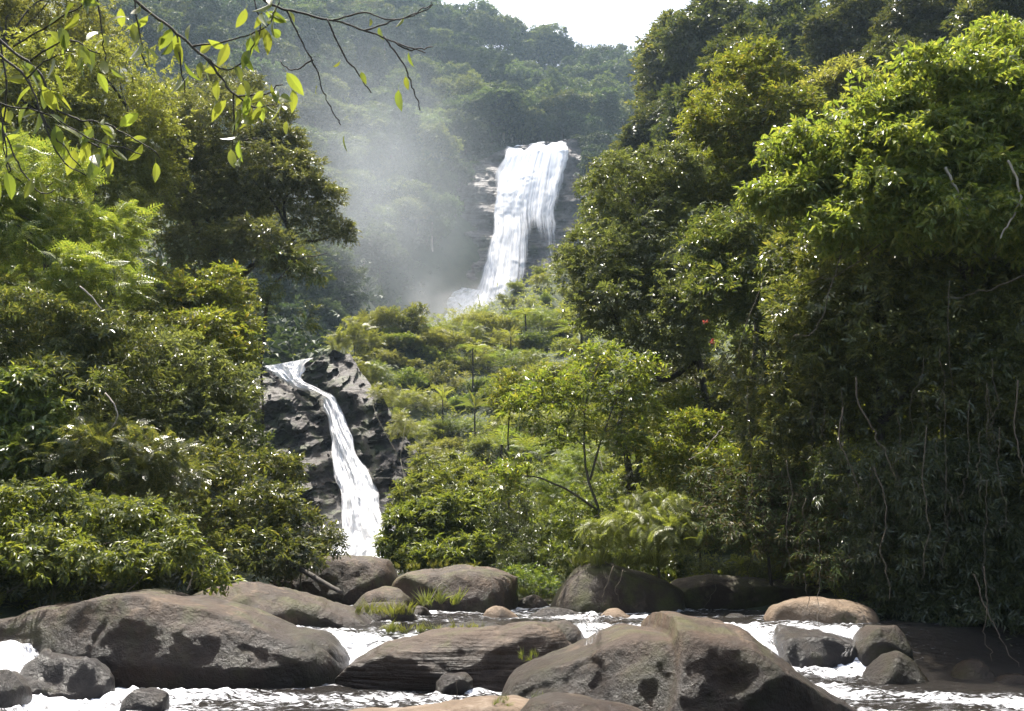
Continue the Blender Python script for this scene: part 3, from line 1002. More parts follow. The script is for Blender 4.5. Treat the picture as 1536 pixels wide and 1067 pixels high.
b('boulder', 'black wet boulder split by white water, under the humpbacked boulder', [(28, 1030), (42, 985), (62, 972), (90, 980), (120, 980), (150, 995), (168, 1030)], 12.9, .65, ROCKW, seed=29, amp=.2)
b('boulder', 'black wet stone in the foam at the very corner of the rapids', [(-50, 1050), (-30, 1008), (0, 1000), (22, 1015), (36, 1050)], 12.0, .5, ROCKW, seed=30, amp=.1)
b('boulder', 'tiny black stone poking from the foam below the split wet boulder', [(184, 1048), (205, 1033), (225, 1031), (252, 1046)], 12.0, .25, ROCKW, base=-.3, seed=31, amp=.1)
b('boulder', 'grassy brown mound of rock behind the crest of the humpbacked boulder', [(276, 900), (290, 879), (320, 874), (350, 884), (365, 900)], 18.6, .6, ROCKM, base=.3, seed=32)
b('boulder', 'small dark stone beyond the crest of the big dome boulder', [(1082, 930), (1095, 921), (1110, 920), (1122, 930)], 18.6, .3, ROCKW, base=.2, seed=33)
b('boulder', 'small angular stone touching the flat-topped boulder, half in white water', [(610, 925), (622, 908), (640, 910), (648, 925)], 18.8, .3, ROCK, base=.2, seed=34)

# ------------------------------------------------------------------ river
wx, wy = np.meshgrid(np.linspace(-16, 17, 560), 3.0 + 57.5 * np.linspace(0, 1, 620) ** 1.7, indexing='ij')
stepY = 15.5 + .35 * np.sin(wx * .9) + .5 * noise(np.stack([wx * .7, wx * 0, wx * 0], -1)) * sstep(5.2, 3.6, wx) + .9 * sstep(3.0, 4.6, wx)
lev = .52 * sstep(-.9, .25, wy - stepY)
lev = lev + .10 * sstep(20, 60, wy)
left_chute = np.exp(-((wx + 6.6) / .7) ** 2) * sstep(11.6, 13.2, wy)
lev = np.maximum(lev, .55 * left_chute)
foam = -.03 + .78 * np.exp(-((wy - stepY + .45) / .55) ** 2) * (.55 + .45 * sstep(-.3, .5, noise(np.stack([wx * 1.1, wx * 0 + 4, wx * 0], -1))))
foam = foam + .34 * sstep(17.4, 18.6, wy) * sstep(22.5, 20.0, wy) * sstep(4.2, 2.0, wx)
foam = foam + .36 * np.exp(-((wy - stepY - .7) / .9) ** 2)
foam = np.maximum(foam, .6 * np.exp(-((wx - 3.6) / .8) ** 2 - ((wy - 16.4) / .9) ** 2))
foam = np.maximum(foam, .55 * np.exp(-((wx - 4.9) / 1.1) ** 2 - ((wy - 14.9) / .35) ** 2))
foam = np.maximum(foam, .60 * np.exp(-((wx + 5.2) / 2.3) ** 2 - ((wy - 12.4) / 1.2) ** 2))
foam = np.maximum(foam, .52 * np.exp(-((wx + 2.6) / 1.6) ** 2 - ((wy - 12.9) / .45) ** 2))
foam = np.maximum(foam, .30 * np.exp(-((wx + .6) / 2.0) ** 2 - ((wy - 12.2) / .7) ** 2))
foam = foam + .8 * left_chute
foam = foam + .62 * np.exp(-((wy - 13.4 + .36 * (wx - 4)) / .75) ** 2) * sstep(2.4, 3.4, wx) * sstep(8.2, 6.5, wx)
foam = foam + .62 * np.exp(-((wy - 11.4) / .4) ** 2) * sstep(3.4, 4.4, wx)
foam = foam - .5 * sstep(5.0, 6.2, wx) * sstep(13.2, 13.9, wy)
foam = foam + .6 * sstep(45, 57, wy)
for (x0, x1, y0, y1, zt) in ROCKS_AT:
    cx, cyy, hx, hy = (x0 + x1) / 2, (y0 + y1) / 2, (x1 - x0) / 2 + .05, (y1 - y0) / 2 + .05
    d = np.sqrt(((wx - cx) / hx) ** 2 + ((wy - cyy) / hy) ** 2)
    foam = foam + .22 * np.exp(-((d - 1.02) / .10) ** 2)
foam = np.clip(foam, -.2, .62)
fl = fbm(np.stack([wx * .8, wy * 1.3, wx * 0], -1), 3)
foam = foam + .34 * fl
q = np.stack([wx * 1.6, wy * 2.2, wx * 0], -1)
wz = lev + .035 * fbm(q, 4) + np.clip(foam, 0, 1.1) * (.15 * fbm(q * 2.1 + 5, 5) + .09 * np.abs(noise(q * 4.5)) + .05 * noise(q * 9.0))
wz = wz + .012 * noise(q * 4.3)
far_fade = sstep(40, 24, wy) * .6 + .4
water = link('river', mesh('river', np.stack([wx, wy, wz], -1).reshape(-1, 3), grid_faces(560, 620), RIVER, True, {'foam': foam}))
tag(water, 'brown river water broken by white rapids between the boulders', kind='structure')

# ------------------------------------------------------------------ plants: generic builder
NPL = [100]
GROW, LEAF, DENS, LEANB = 1.15, 1.25, 1.75, .5


def masses(ell, dz=1.0):
    out = []
    for e in ell:
        px, py, rx, ry, Y = e[:5]
        c = P(px, py, Y)
        a, h = rx * Y / F, ry * Y / F
        out.append((c, np.array([a, e[5] if len(e) > 5 else max(a, h) * dz, h])))
    return out


def limb_tubes(trunk, targets, r, seed, sides=5):
    rng = np.random.default_rng(seed)
    parts = []
    for k, t in enumerate(targets):
        d = np.linalg.norm(trunk - t, axis=1) + np.maximum(trunk[:, 2] - t[2] + .3, 0) * 2
        i = int(np.argmin(d))
        p0 = trunk[i]
        mid = (p0 + t) / 2 + rng.normal(size=3) * .12 * np.linalg.norm(t - p0) + np.array([0, 0, .1 * np.linalg.norm(t - p0)])
        pts = smooth_path([p0, mid, t], 5)
        parts.append(tube(pts, r * rng.uniform(.5, .8), r * .15, sides, .03, seed + k))
    return parts


def plant(name, label, cat, ell, tpl, size, dens, rs, mat, trunks, r0=.08, bark=BARK, nl=10, group=None, crown='crown', trunkname='trunk', dz=1.0, droop=.25, up=.45, shell=.35, seed=None, r1=None, extra=None, roll=.5, lb=None):
    NPL[0] += 1
    sd = seed or NPL[0]
    rng = np.random.default_rng(sd)
    mpy = sum(e[1] for e in ell) / len(ell)
    ell = [(e[0], e[1], e[2], e[3], e[4] + (LEANB if lb is None else lb) * (mpy - e[1]) * e[4] / F, *e[5:]) for e in ell]
    ms = masses([(e[0], e[1], e[2] * GROW, e[3] * GROW, *e[4:]) for e in ell], dz)
    r0 = r0 * .7
    V, Fq, cl = leaves_on(ms, tpl, size * LEAF, dens * DENS, rs, sd, up, droop, shell, roll)
    tr = [smooth_path([P(x, y, yy) for x, y, yy in t], 6) for t in trunks]
    base = tr[0][0].copy()
    g = float(ground(base[0], base[1]))
    if base[2] > g:
        tr[0] = np.vstack([[base[0], base[1], g - .1], tr[0]])
        base[2] = g - .1
    root = thing(name, label, cat, base, group)
    parts = [tube(t, r0 if k == 0 else r0 * .75, (r1 or r0 * .3), 7, r0 * .6, sd + k) for k, t in enumerate(tr)]
    link(trunkname, mesh(trunkname, *[a for a in _off(join(parts), base)], bark, True), root)
    if nl:
        tg = cl[rng.choice(len(cl), min(nl, len(cl)), replace=False)]
        allt = np.vstack(tr)
        for t in limb_groups(allt, tg, r0 * .5, sd):
            link('branch', mesh('branch', *_off(t, base), bark, True), root)
    link(crown, mesh(crown, V - base, Fq, mat), root)
    return root


def _off(vf, base):
    return vf[0] - base, vf[1]


def limb_groups(trunk, targets, r, seed):
    return limb_tubes(trunk, targets, r, seed)


# ------------------------------------------------------------------ far forest
def crown_mesh(kind, seed, mat):
    """One forest crown about 1 unit wide and tall, base at z=0."""
    rng = np.random.default_rng(seed)
    if kind == 'dome':
        ms = [((0, 0, .62), (.5, .5, .36))] + [((rng.uniform(-.3, .3), rng.uniform(-.3, .3), rng.uniform(.5, .8)), (.25, .25, .2)) for _ in range(7)]
    elif kind == 'tall':
        ms = [((0, 0, .55), (.30, .30, .5)), ((.05, 0, .95), (.22, .22, .2))] + [((rng.uniform(-.2, .2), rng.uniform(-.2, .2), rng.uniform(.1, .9)), (.2, .2, .22)) for _ in range(6)]
    elif kind == 'flat':
        ms = [((rng.uniform(-.4, .4), rng.uniform(-.4, .4), rng.uniform(.72, .88)), (.28, .28, .12)) for _ in range(10)] + [((0, 0, .45), (.3, .3, .25))]
    else:
        ms = [((rng.uniform(-.4, .4), rng.uniform(-.4, .4), rng.uniform(.3, .95)), (.22, .22, .18)) for _ in range(12)] + [((0, 0, .4), (.35, .35, .3))]
    V, Fq, _ = leaves_on(ms, 'clump', .075, 1150, .12, seed, .5, .2, .3, .6)
    V[:, 2] = np.maximum(V[:, 2], -.05)
    return mesh('crown', V, Fq, mat)


FAR = []
for k, (kind, mk, word) in enumerate([
        ('dome', 'far', 'domed mid-green'), ('dome', 'farpale', 'domed pale green'), ('dome', 'fardark', 'domed dark green'),
        ('tall', 'far', 'tall mid-green'), ('tall', 'fardark', 'tall dark'), ('flat', 'farpale', 'flat-topped pale'),
        ('flat', 'far', 'flat-topped green'), ('ragged', 'fardark', 'ragged dark'), ('ragged', 'far', 'ragged mid-green'), ('ragged', 'farpale', 'ragged pale')]):
    FAR.append((crown_mesh(kind, 500 + k, G[mk]), word))
tv, tf = tube(np.array([[0, 0, -.35], [.01, 0, 0], [0, .02, .4], [.02, 0, .75]]), .035, .012, 6)
FARTRUNK = mesh('trunk', tv, tf, BARKP, True)
FARTRUNK_D = mesh('trunk', tv, tf, BARK, True)
ORD = 'first second third fourth fifth sixth seventh eighth ninth tenth eleventh twelfth thirteenth fourteenth fifteenth sixteenth seventeenth eighteenth nineteenth twentieth'.split()


def rank_labels(items, fmt):
    """items: (object, word, zone phrase, landmark phrase, distance). Alike ones are told apart by their order from the landmark."""
    by = {}
    for it in items:
        by.setdefault((it[1], it[2], it[3]), []).append(it)
    for (w, z, lm), v in by.items():
        v.sort(key=lambda t: t[4])
        for k, it in enumerate(v):
            it[0]['label'] = fmt(w, z) if len(v) == 1 else fmt(w, z) + ', ' + ORD[min(k, 19)] + ' from ' + lm


def poly_in(px, py, poly):
    c = False
    n = len(poly)
    for i in range(n):
        x1, y1 = poly[i]
        x2, y2 = poly[(i + 1) % n]
        if (y1 > py) != (y2 > py) and px < (x2 - x1) * (py - y1) / (y2 - y1) + x1:
            c = not c
    return c


rng = np.random.default_rng(42)
far_items = []
far_pts = []
row = 0
py = -30.0
while py < 545:
    for px in np.arange(140 + (row % 2) * 19, 1130, 38.0):
        x, y = px + rng.uniform(-13, 13), py + rng.uniform(-10, 10)
        if x < 300 and y > 110:
            continue
        # leave the bare cliff and its waterfall free
        if poly_in(x, y, [(745, 228), (768, 221), (858, 209), (900, 335), (900, 470), (600, 500), (640, 400), (690, 280)]):
            continue
        h = march(x, y, 60)
        if h is None or h[1] < 78:
            continue
        if h[1] < 160 and x > 500 and y > 330 and x < 1000 or x > 540 and y > 430:
            continue
        if x < 560 and y > 520:
            continue
        far_pts.append((x, y, h))
    py += 27
    row += 1
# close behind the lip of the tall waterfall
for x in np.arange(690, 905, 13):
    for Yb in (284, 296):
        p = P(x + rng.uniform(-5, 5), 205, Yb + rng.uniform(-5, 5))
        far_pts.append((x, 200.0, np.array([p[0], p[1], float(ground(p[0], p[1]))])))
# along the skyline
for x in np.arange(545, 1000, 24):
    for y in np.arange(-60, 140, 3.0):
        h = march(x, y, 200)
        if h is not None:
            far_pts.append((x, y, h + np.array([0, 0, -1.0])))
            break
for x, y, h in far_pts:
    k = int(rng.integers(0, len(FAR)))
    me, word = FAR[k]
    d = h[1]
    hgt = float(np.clip(rng.normal(.052, .012) * d, 4.5, 18)) * (.9 if d > 150 else .8)
    wid = hgt * (rng.uniform(.62, .85) if word.startswith('tall') else rng.uniform(.85, 1.25))
    root = thing('forest_tree', None, 'tree', (h[0], h[1], h[2] - .5), 'forest trees on the far hills')
    root.rotation_euler = (0, 0, rng.uniform(0, 6.28))
    root.scale = (wid, wid, hgt)
    link('crown', me, root)
    link('trunk', FARTRUNK if rng.random() < .4 else FARTRUNK_D, root)
    cx, cyy = pix(h)
    if y < 120 and x > 540:
        z, lm, ds = 'on the skyline ridge', 'the open end of the sky', abs(cx - 975)
    elif x > 900:
        z, lm, ds = 'on the slope beyond the shaded bank', 'the waterfall lip', math.hypot(cx - 853, cyy - 210)
    elif x > 700 and y < 225:
        z, lm, ds = 'above the tall waterfall', 'its lip', math.hypot(cx - 810, cyy - 212)
    elif y < 150:
        z, lm, ds = 'high on the hazy hill', 'the tall waterfall', math.hypot(cx - 760, cyy - 220)
    elif y < 300:
        z, lm, ds = 'halfway up the misty hill', 'the tall waterfall', abs(cx - 740)
    elif x > 560:
        z, lm, ds = 'beside the wet cliff', 'the falling water', abs(cx - 735)
    else:
        z, lm, ds = 'low in the misty gorge', 'the narrow waterfall lip', math.hypot(cx - 435, cyy - 540)
    far_items.append((root, word, z, lm, ds))
rank_labels(far_items, lambda w, z: f'{w} tree {z}')

# the mass of forest floor growth between the crowns
n = 5200
X, Z_, S = [], [], []
pts = []
while len(pts) < n:
    x = rng.uniform(250, 1250, 400)
    y = rng.uniform(-60, 560, 400)
    Yr = rng.uniform(75, 420, 400)
    p = P(x, y, Yr)
    gz = ground(p[:, 0], p[:, 1])
    ok = (np.abs(p[:, 2] - gz) < 25)
    for a, g in zip(p[ok], gz[ok]):
        # keep off the cliff, the spur and the lower rocks
        qx, qy = pix(np.array([a[0], a[1], g]))
        if poly_in(qx, qy, [(745, 230), (768, 222), (858, 210), (895, 335), (895, 480), (610, 505), (640, 400), (700, 280)]) and a[1] > 175:
            continue
        if a[1] < 88 and qx > 370 and qx < 600 or a[1] < 142 and qx > 470:
            continue
        pts.append((a[0], a[1], g))
pts = np.array(pts[:n])
rng2 = np.random.default_rng(5)
k = 7
pp = np.repeat(pts, k, 0) + rng2.normal(size=(n * k, 3)) * np.array([1.6, 1.6, .9]) + np.array([0, 0, .8])
V, Fq = stamp(TPL['clump'], pp, unit(rng2.normal(size=(n * k, 3)) + np.array([0, 0, .4])), np.array([0, 0, 1.]) + rng2.normal(size=(n * k, 3)) * .6, rng2.uniform(.9, 2.0, n * k), rng2)
tag(link('forest_undergrowth', mesh('forest_undergrowth', V, Fq, G['fardark'])), 'dense green growth between the trees on the far hills', kind='stuff')  # dark leaf colour paints in the shade between the crowns

# ------------------------------------------------------------------ shrubs on the spur
SHR = []
for k, (tp, sz, dn, rs_, mk, word) in enumerate([
        ('fine', .17, 420, .17, 'olive', 'feathery olive'), ('twig', .13, 700, .15, 'fresh', 'leafy green'), ('slim', .15, 560, .17, 'olive', 'dull olive'),
        ('fine', .18, 420, .2, 'fresh', 'feathery green'), ('twig', .12, 750, .14, 'gloss', 'dark glossy'), ('frond', .2, 360, .2, 'olive', 'ferny olive'), ('slim', .16, 520, .18, 'yellow', 'yellow-green')]):
    r_ = np.random.default_rng(900 + k)
    ms = [((0, 0, .35), (.42, .42, .3))] + [((r_.uniform(-.35, .35), r_.uniform(-.35, .35), r_.uniform(.3, .62)), (.22, .22, .18)) for _ in range(6)]
    V, Fq, cl = leaves_on(ms, tp, sz, dn, rs_, 900 + k, .6, .15, .4, .6)
    V[:, 2] = np.maximum(V[:, 2], -.1)
    me = mesh('foliage', V, Fq, G[mk])
    st = join([tube(smooth_path([(0, 0, -.3), c * np.array([.4, .4, .5]), c], 3), .012, .004, 4) for c in cl[:7]])
    SHR.append((me, mesh('stem', *st, BARK, True), word))
rng = np.random.default_rng(77)
shr_items = []
py, row = 388.0, 0
while py < 860:
    stp = 23 + (py - 392) * .035
    for px in np.arange(500 + (row % 2) * 14, 1120, stp * 1.22):
        x, y = px + rng.uniform(-8, 8), py + rng.uniform(-7, 7)
        if x < interp([(392, 800), (470, 560), (520, 505), (590, 530), (640, 575), (700, 615), (740, 640), (860, 610)], y):
            continue
        h = march(x, y, 24)
        if h is None or h[1] > 160 or h[1] < 24.5:
            continue
        if len(shr_items) > 190:
            continue
        if x > 900 and y < 600:
            continue
        k = int(rng.choice(len(SHR), p=[.28, .14, .18, .16, .04, .12, .08])) if y < 690 else int(rng.choice([1, 3, 4, 1, 2]))
        d = h[1]
        w = float(np.clip(rng.normal(.042, .010) * d, 1.2, 5.0))
        root = thing('shrub', None, 'shrub', (h[0], h[1], h[2] - .1), 'shrubs on the green slope')
        root.rotation_euler = (0, 0, rng.uniform(0, 6.28))
        if h[1] > 96:
            w *= .5
        root.scale = (w * .92, w * .92, w * rng.uniform(.62, 1.0))
        link('foliage', SHR[k][0], root)
        link('stem', SHR[k][1], root)
        cx, cyy = pix(h)
        if h[1] > 96:
            z, lm, ds = 'along the top of the green slope', 'the rocky knob', abs(cx - 590)
        elif x < 620 + (y - 480) * .25 and y < 760:
            z, lm, ds = 'at the edge of the gorge rocks', 'the rocky knob', abs(cyy - 478)
        elif y > 740:
            z, lm, ds = 'at the foot of the green slope', 'the narrow waterfall', abs(cx - 560)
        elif y > 610:
            z, lm, ds = 'low on the green slope', 'the narrow waterfall', abs(cx - 540)
        else:
            z, lm, ds = 'midway up the green slope', 'the rocky knob', math.hypot(cx - 590, cyy - 478)
        shr_items.append((root, SHR[k][2], z, lm, ds))
    py += stp
    row += 1
for (xa, xb, ya, yb, st, bank) in ((-60, 430, 400, 905, 40, 0), (840, 1640, 540, 900, 48, 1)):
    yy, row = ya, 0
    while yy < yb:
        for px in np.arange(xa + (row % 2) * st * .6, xb, st * 1.45):
            x, y = px + rng.uniform(-12, 12), yy + rng.uniform(-9, 9)
            h = march(x, y, 13.5)
            if h is None or h[1] > 60 or h[2] < .75:
                continue
            if bank == 0 and x > 360 and h[1] > 50 or bank == 1 and h[1] < 20.8 and x < 1250:
                continue
            k = int(rng.choice([0, 1, 3, 4, 5, 1])) if bank == 0 else int(rng.choice([4, 4, 2, 1]))
            w = float(np.clip(rng.normal(.05, .009) * h[1], .9, 3.0))
            root = thing('shrub', None, 'shrub', (h[0], h[1], h[2] - .1), 'shrubs of the river banks')
            root.rotation_euler = (0, 0, rng.uniform(0, 6.28))
            root.scale = (w, w, w * rng.uniform(.8, 1.2))
            link('foliage', SHR[k][0], root)
            link('stem', SHR[k][1], root)
            if bank == 0:
                z, lm, ds = ('low on the sunny bank' if y > 760 else 'halfway up the sunny bank' if y > 600 else 'high on the sunny bank'), 'the narrow waterfall', 600 - x
            else:
                z, lm, ds = ('low on the shaded bank' if y > 760 else 'halfway up the shaded bank' if y > 650 else 'high on the shaded bank'), 'the bank boulder', x - 800
            shr_items.append((root, SHR[k][2], z, lm, ds))
        yy += st
        row += 1
rank_labels(shr_items, lambda w, z: f'{w} shrub {z}')
print(sum(1 for t in shr_items if 'bank' not in t[2]), 'far trees', len(far_items), 'shrubs', len(shr_items))

# low growth covering the spur and both banks
pts = []
while len(pts) < 19000:
    m = 3000
    Yr = 14 * (130 / 14) ** rng.random(m)
    x = rng.uniform(-420, 2150, m)
    gxx = (x - 768) / F * Yr * 1.02
    gz = ground(gxx, Yr)
    ok = (gz > .75)
    qx, qy = pix(np.stack([gxx, Yr, gz], -1))
    for a in range(m):
        if not ok[a] or qy[a] < 380 and qx[a] < 900 and qx[a] > 500:
            continue
        if Yr[a] > 52 and Yr[a] < 90 and qx[a] > 385 and qx[a] < interp([(392, 560), (520, 520), (640, 560), (740, 630), (860, 620)], qy[a]):
            continue
        if abs(gxx[a]) < 6 and Yr[a] < 21:
            continue
        pts.append((gxx[a], Yr[a], gz[a]))
pts = np.array(pts)
n = len(pts)
k = 5
sc = np.repeat(np.clip(.12 + pts[:, 1] * .0045, .2, .55), k)
pp = np.repeat(pts, k, 0) + rng.normal(size=(n * k, 3)) * np.stack([sc, sc, sc * .5], -1) + np.stack([sc * 0, sc * 0, sc * .35], -1)
V, Fq = stamp(TPL['twig'] + TPL['fine'], pp, unit(rng.normal(size=(n * k, 3)) * np.array([1, 1, .5]) + np.array([0, 0, .55])), np.array([0, 0, 1.]) + rng.normal(size=(n * k, 3)) * .5, sc * rng.uniform(.8, 1.5, n * k), rng)
tag(link('undergrowth', mesh('undergrowth', V, Fq, G['olive'])), 'low leafy growth covering the slopes and river banks', kind='stuff')

# ------------------------------------------------------------------ tree ferns and broad-leaved rosette plants on the slope
def rosette(name, label, cat, px, py, Y, height, frond, nf, tpl, mat, group, elev=.35, bark=BARKD, seed=0, tr=.05):
    rng = np.random.default_rng(3000 + seed)
    top = P(px, py, Y)
    g = float(ground(top[0], top[1]))
    base = np.array([top[0], top[1], min(g, top[2] - height * .5) - .2])
    root = thing(name, label, cat, base, group)
    pts = smooth_path([base, (base + top) / 2 + np.array([.1, 0, 0]) * height * .2, top], 5)
    link('trunk', mesh('trunk', *_off(tube(pts, tr * 1.2, tr, 7, .02, seed), base), bark, True), root)
    az = np.linspace(0, 2 * math.pi, nf, endpoint=False) + rng.uniform(-.2, .2, nf)
    el = rng.uniform(elev * .4, elev * 1.4, nf)
    ax = np.stack([np.cos(az) * np.cos(el), np.sin(az) * np.cos(el), np.sin(el)], -1)
    for k in range(nf):
        V, Fq = stamp([TPLX[tpl]], top[None], ax[k:k + 1], np.array([[0, 0, 1.]]), np.array([frond * rng.uniform(.85, 1.15)]), rng)
        link('frond', mesh('frond', V - base, Fq, mat), root)
    return root


TPLX = {
    'fernfrond': frond_tpl(16, 1, .26, .22, .5, 1),
    'palmleaf': frond_tpl(14, 1, .3, .14, .6, 2),
    'broad': leaf_tpl(1, .15, .25, .45),
}
gf = 'tree ferns on the green slope'
rosette('tree_fern', 'pale umbrella-shaped tree fern on a thin dark trunk, taller of two on the green slope', 'tree fern', 788, 472, 92, 3.0, 1.7, 13, 'fernfrond', G['fresh'], gf, .35, seed=1, tr=.08)
rosette('tree_fern', 'small umbrella-shaped tree fern lower on the green slope, nearer the rocky knob', 'tree fern', 709, 523, 80, 1.6, 1.4, 12, 'fernfrond', G['fresh'], gf, .35, seed=2, tr=.06)
rosette('tree_fern', 'spreading tree fern half hidden under the dark glossy trees', 'tree fern', 872, 500, 70, 2.2, 2.4, 13, 'fernfrond', G['fresh'], gf, .45, seed=3, tr=.1)
gp = 'yellow-green broad-leaved plants on the slope'
rosette('broadleaf_plant', 'yellow-green plant with long upright leaves in the middle of the green slope', 'plant', 664, 600, 72, .8, 1.3, 9, 'broad', G['olive'], gp, 1.0, seed=4)
rosette('broadleaf_plant', 'dark-stemmed plant with drooping strap leaves beside the yellow-green one', 'plant', 712, 612, 68, .8, 1.7, 10, 'broad', G['gloss'], gp, .9, seed=5)
rosette('broadleaf_plant', 'long-leaved plant just below the taller tree fern', 'plant', 766, 505, 88, .8, 1.4, 9, 'broad', G['olive'], gp, .9, seed=6)
rosette('broadleaf_plant', 'long-leaved green plant near the top of the slope by the dark trees', 'plant', 846, 470, 96, .8, 1.5, 9, 'broad', G['olive'], gp, .9, seed=7)
rosette('palm', 'small bright palm with drooping feather leaves behind the slender young tree', 'palm', 752, 668, 40, .6, 1.2, 9, 'palmleaf', G['fresh'], 'small palms on the slope', .8, seed=8)
rosette('palm', 'low pale-green palm tuft at the foot of the slope beside the small tree', 'palm', 792, 676, 38, .5, 1.2, 8, 'palmleaf', G['fresh'], 'small palms on the slope', .7, seed=9)

# ------------------------------------------------------------------ trees and bushes of the sunny bank
gl = 'trees and bushes of the sunny bank'
plant('tree', 'big glossy-leaved tree leaning over the gorge, its thick trunk forking low', 'tree',
      [(330, 200, 90, 60, 33), (400, 270, 70, 50, 33), (470, 330, 36, 26, 33), (340, 310, 90, 60, 34), (270, 260, 90, 70, 35), (400, 370, 50, 34, 32), (420, 225, 40, 34, 34), (350, 130, 46, 26, 34), (400, 170, 36, 24, 34),
       (450, 255, 30, 22, 33), (500, 345, 24, 16, 33), (490, 300, 22, 16, 33), (300, 380, 60, 40, 33), (250, 170, 60, 50, 35), (440, 390, 40, 22, 32), (510, 360, 16, 10, 33), (460, 290, 40, 26, 33)],
      'twig', .23, 130, .5, G['glint_tone'], [[(318, 600, 34), (322, 500, 34), (335, 420, 34), (318, 350, 34), (340, 260, 34)], [(328, 440, 34), (380, 400, 33), (440, 360, 33)], [(330, 400, 34), (290, 330, 35), (270, 240, 35)]], .28, BARKD, 16, gl)
plant('tree', 'dense small-leaved tree rising behind the feathery bush, dark trunk showing', 'tree',
      [(180, 150, 95, 80, 29), (110, 220, 90, 80, 28), (210, 250, 70, 70, 30), (60, 140, 90, 80, 28), (150, 330, 80, 60, 29), (-40, 200, 80, 90, 28)],
      'twig', .26, 105, .5, G['olive'], [[(168, 520, 29), (168, 420, 29), (172, 330, 29), (180, 250, 29), (190, 160, 29)], [(170, 330, 29), (110, 250, 28), (60, 170, 28)]], .2, BARKD, 14, gl)
plant('tree', 'feathery yellow-green tree at the edge of the sunny bank', 'tree',
      [(50, 270, 85, 60, 21), (30, 360, 80, 60, 21), (140, 370, 70, 60, 22), (100, 430, 90, 50, 21), (-40, 320, 70, 80, 21)],
      'fine', .42, 90, .45, G['bright'], [[(60, 640, 21), (64, 520, 21), (70, 420, 21), (55, 300, 21)]], .1, BARK, 10, gl)
plant('bush', 'tall leafy bush with yellow shoots below the leaning tree', 'bush',
      [(240, 470, 75, 55, 27), (315, 450, 60, 48, 27), (345, 505, 46, 50, 27), (330, 560, 44, 40, 27), (300, 520, 70, 50, 26)],
      'twig', .27, 115, .42, G['yellow'], [[(330, 640, 27), (335, 560, 27), (330, 470, 27)], [(335, 600, 27), (390, 520, 27)]], .07, BARK, 12, gl)
plant('bush', 'dark glossy bush glinting white in the middle of the sunny bank', 'bush',
      [(230, 560, 95, 60, 23), (310, 590, 80, 50, 23.5), (200, 620, 90, 50, 22.5), (280, 640, 90, 40, 23)],
      'twig', .22, 150, .38, G['glint_tone'], [[(240, 740, 23), (238, 660, 23), (245, 560, 23)]], .07, BARK, 10, gl)
plant('bush', 'shadowy bush of drooping leaves under the feathery tree', 'bush',
      [(60, 500, 90, 55, 19), (140, 530, 80, 60, 19.5), (70, 590, 90, 50, 18.5), (-50, 540, 70, 90, 19)],
      'slim', .24, 140, .38, G['gloss'], [[(90, 720, 19), (92, 620, 19), (100, 520, 19)]], .06, BARK, 10, gl)
plant('bush', 'bright big-leaved cluster catching the sun at the edge of the sunny bank', 'bush',
      [(30, 590, 46, 36, 17.5), (-10, 640, 60, 46, 17.5), (70, 640, 35, 30, 17.5), (20, 690, 50, 36, 17.5)],
      'big', .2, 170, .3, G['fresh'], [[(20, 820, 17.5), (25, 720, 17.5), (36, 600, 17.5)]], .03, BARK, 6, gl, droop=.5)
plant('bush', 'fine-leaved pale green bush beside the gorge rocks', 'bush',
      [(310, 630, 65, 50, 27), (350, 610, 30, 44, 28), (365, 670, 40, 34, 27)],
      'slim', .20, 130, .35, G['fresh'], [[(350, 760, 27), (350, 690, 27), (345, 620, 27)]], .05, BARK, 8, gl)
plant('bush', 'spreading small-leaved bush hanging in front of the gorge cliff', 'bush',
      [(310, 720, 90, 50, 21), (390, 715, 55, 40, 21), (425, 705, 26, 24, 21), (370, 780, 85, 50, 20.5), (440, 795, 42, 30, 20.5), (340, 830, 100, 40, 20), (430, 830, 50, 28, 20)],
      'twig', .21, 135, .33, G['gloss'], [[(340, 900, 20.5), (342, 820, 20.5), (350, 740, 21)], [(345, 850, 20.5), (420, 780, 20.5)]], .05, BARK, 16, gl)
plant('bush', 'ferny dark bush in the hollow above the arching sprays', 'bush',
      [(150, 690, 100, 50, 18), (60, 700, 80, 45, 17.5), (230, 700, 70, 45, 18.5)],
      'frond', .28, 150, .35, G['gloss'], [[(140, 800, 18), (142, 730, 18), (150, 680, 18)]], .05, BARK, 8, gl)
plant('bush', 'bush of arching leafy sprays drooping to the humpbacked boulder', 'bush',
      [(30, 760, 60, 30, 15.8), (100, 745, 40, 24, 16), (150, 780, 60, 34, 15.8), (210, 775, 34, 20, 16), (235, 820, 50, 26, 15.8), (120, 830, 110, 36, 15.6), (285, 840, 40, 20, 16), (320, 868, 24, 12, 16.2), (60, 810, 70, 36, 15.6), (190, 850, 60, 18, 15.4), (265, 790, 18, 14, 16)],
      'twig', .2, 190, .26, G['fresh'], [[(80, 905, 16), (85, 840, 16), (100, 760, 15.8)], [(82, 880, 16), (180, 800, 15.8)]], .04, BARK, 8, gl, droop=.55)
plant('bush', 'low tangled bush at the waterline behind the humpbacked boulder', 'bush',
      [(60, 870, 80, 34, 16.8), (190, 865, 80, 26, 17.5), (-40, 850, 70, 50, 16.5), (280, 860, 60, 24, 18)],
      'twig', .26, 110, .3, G['dark'], [[(60, 930, 17), (62, 900, 17), (66, 860, 17)]], .03, BARK, 8, gl)
plant('bush', 'small leafy bush beside the fallen log and squarish boulder', 'bush',
      [(470, 820, 34, 26, 21), (430, 850, 40, 24, 20.5), (500, 800, 16, 14, 21)],
      'twig', .19, 150, .28, G['gloss'], [[(450, 900, 21), (452, 860, 21), (462, 815, 21)]], .03, BARK, 6, gl)
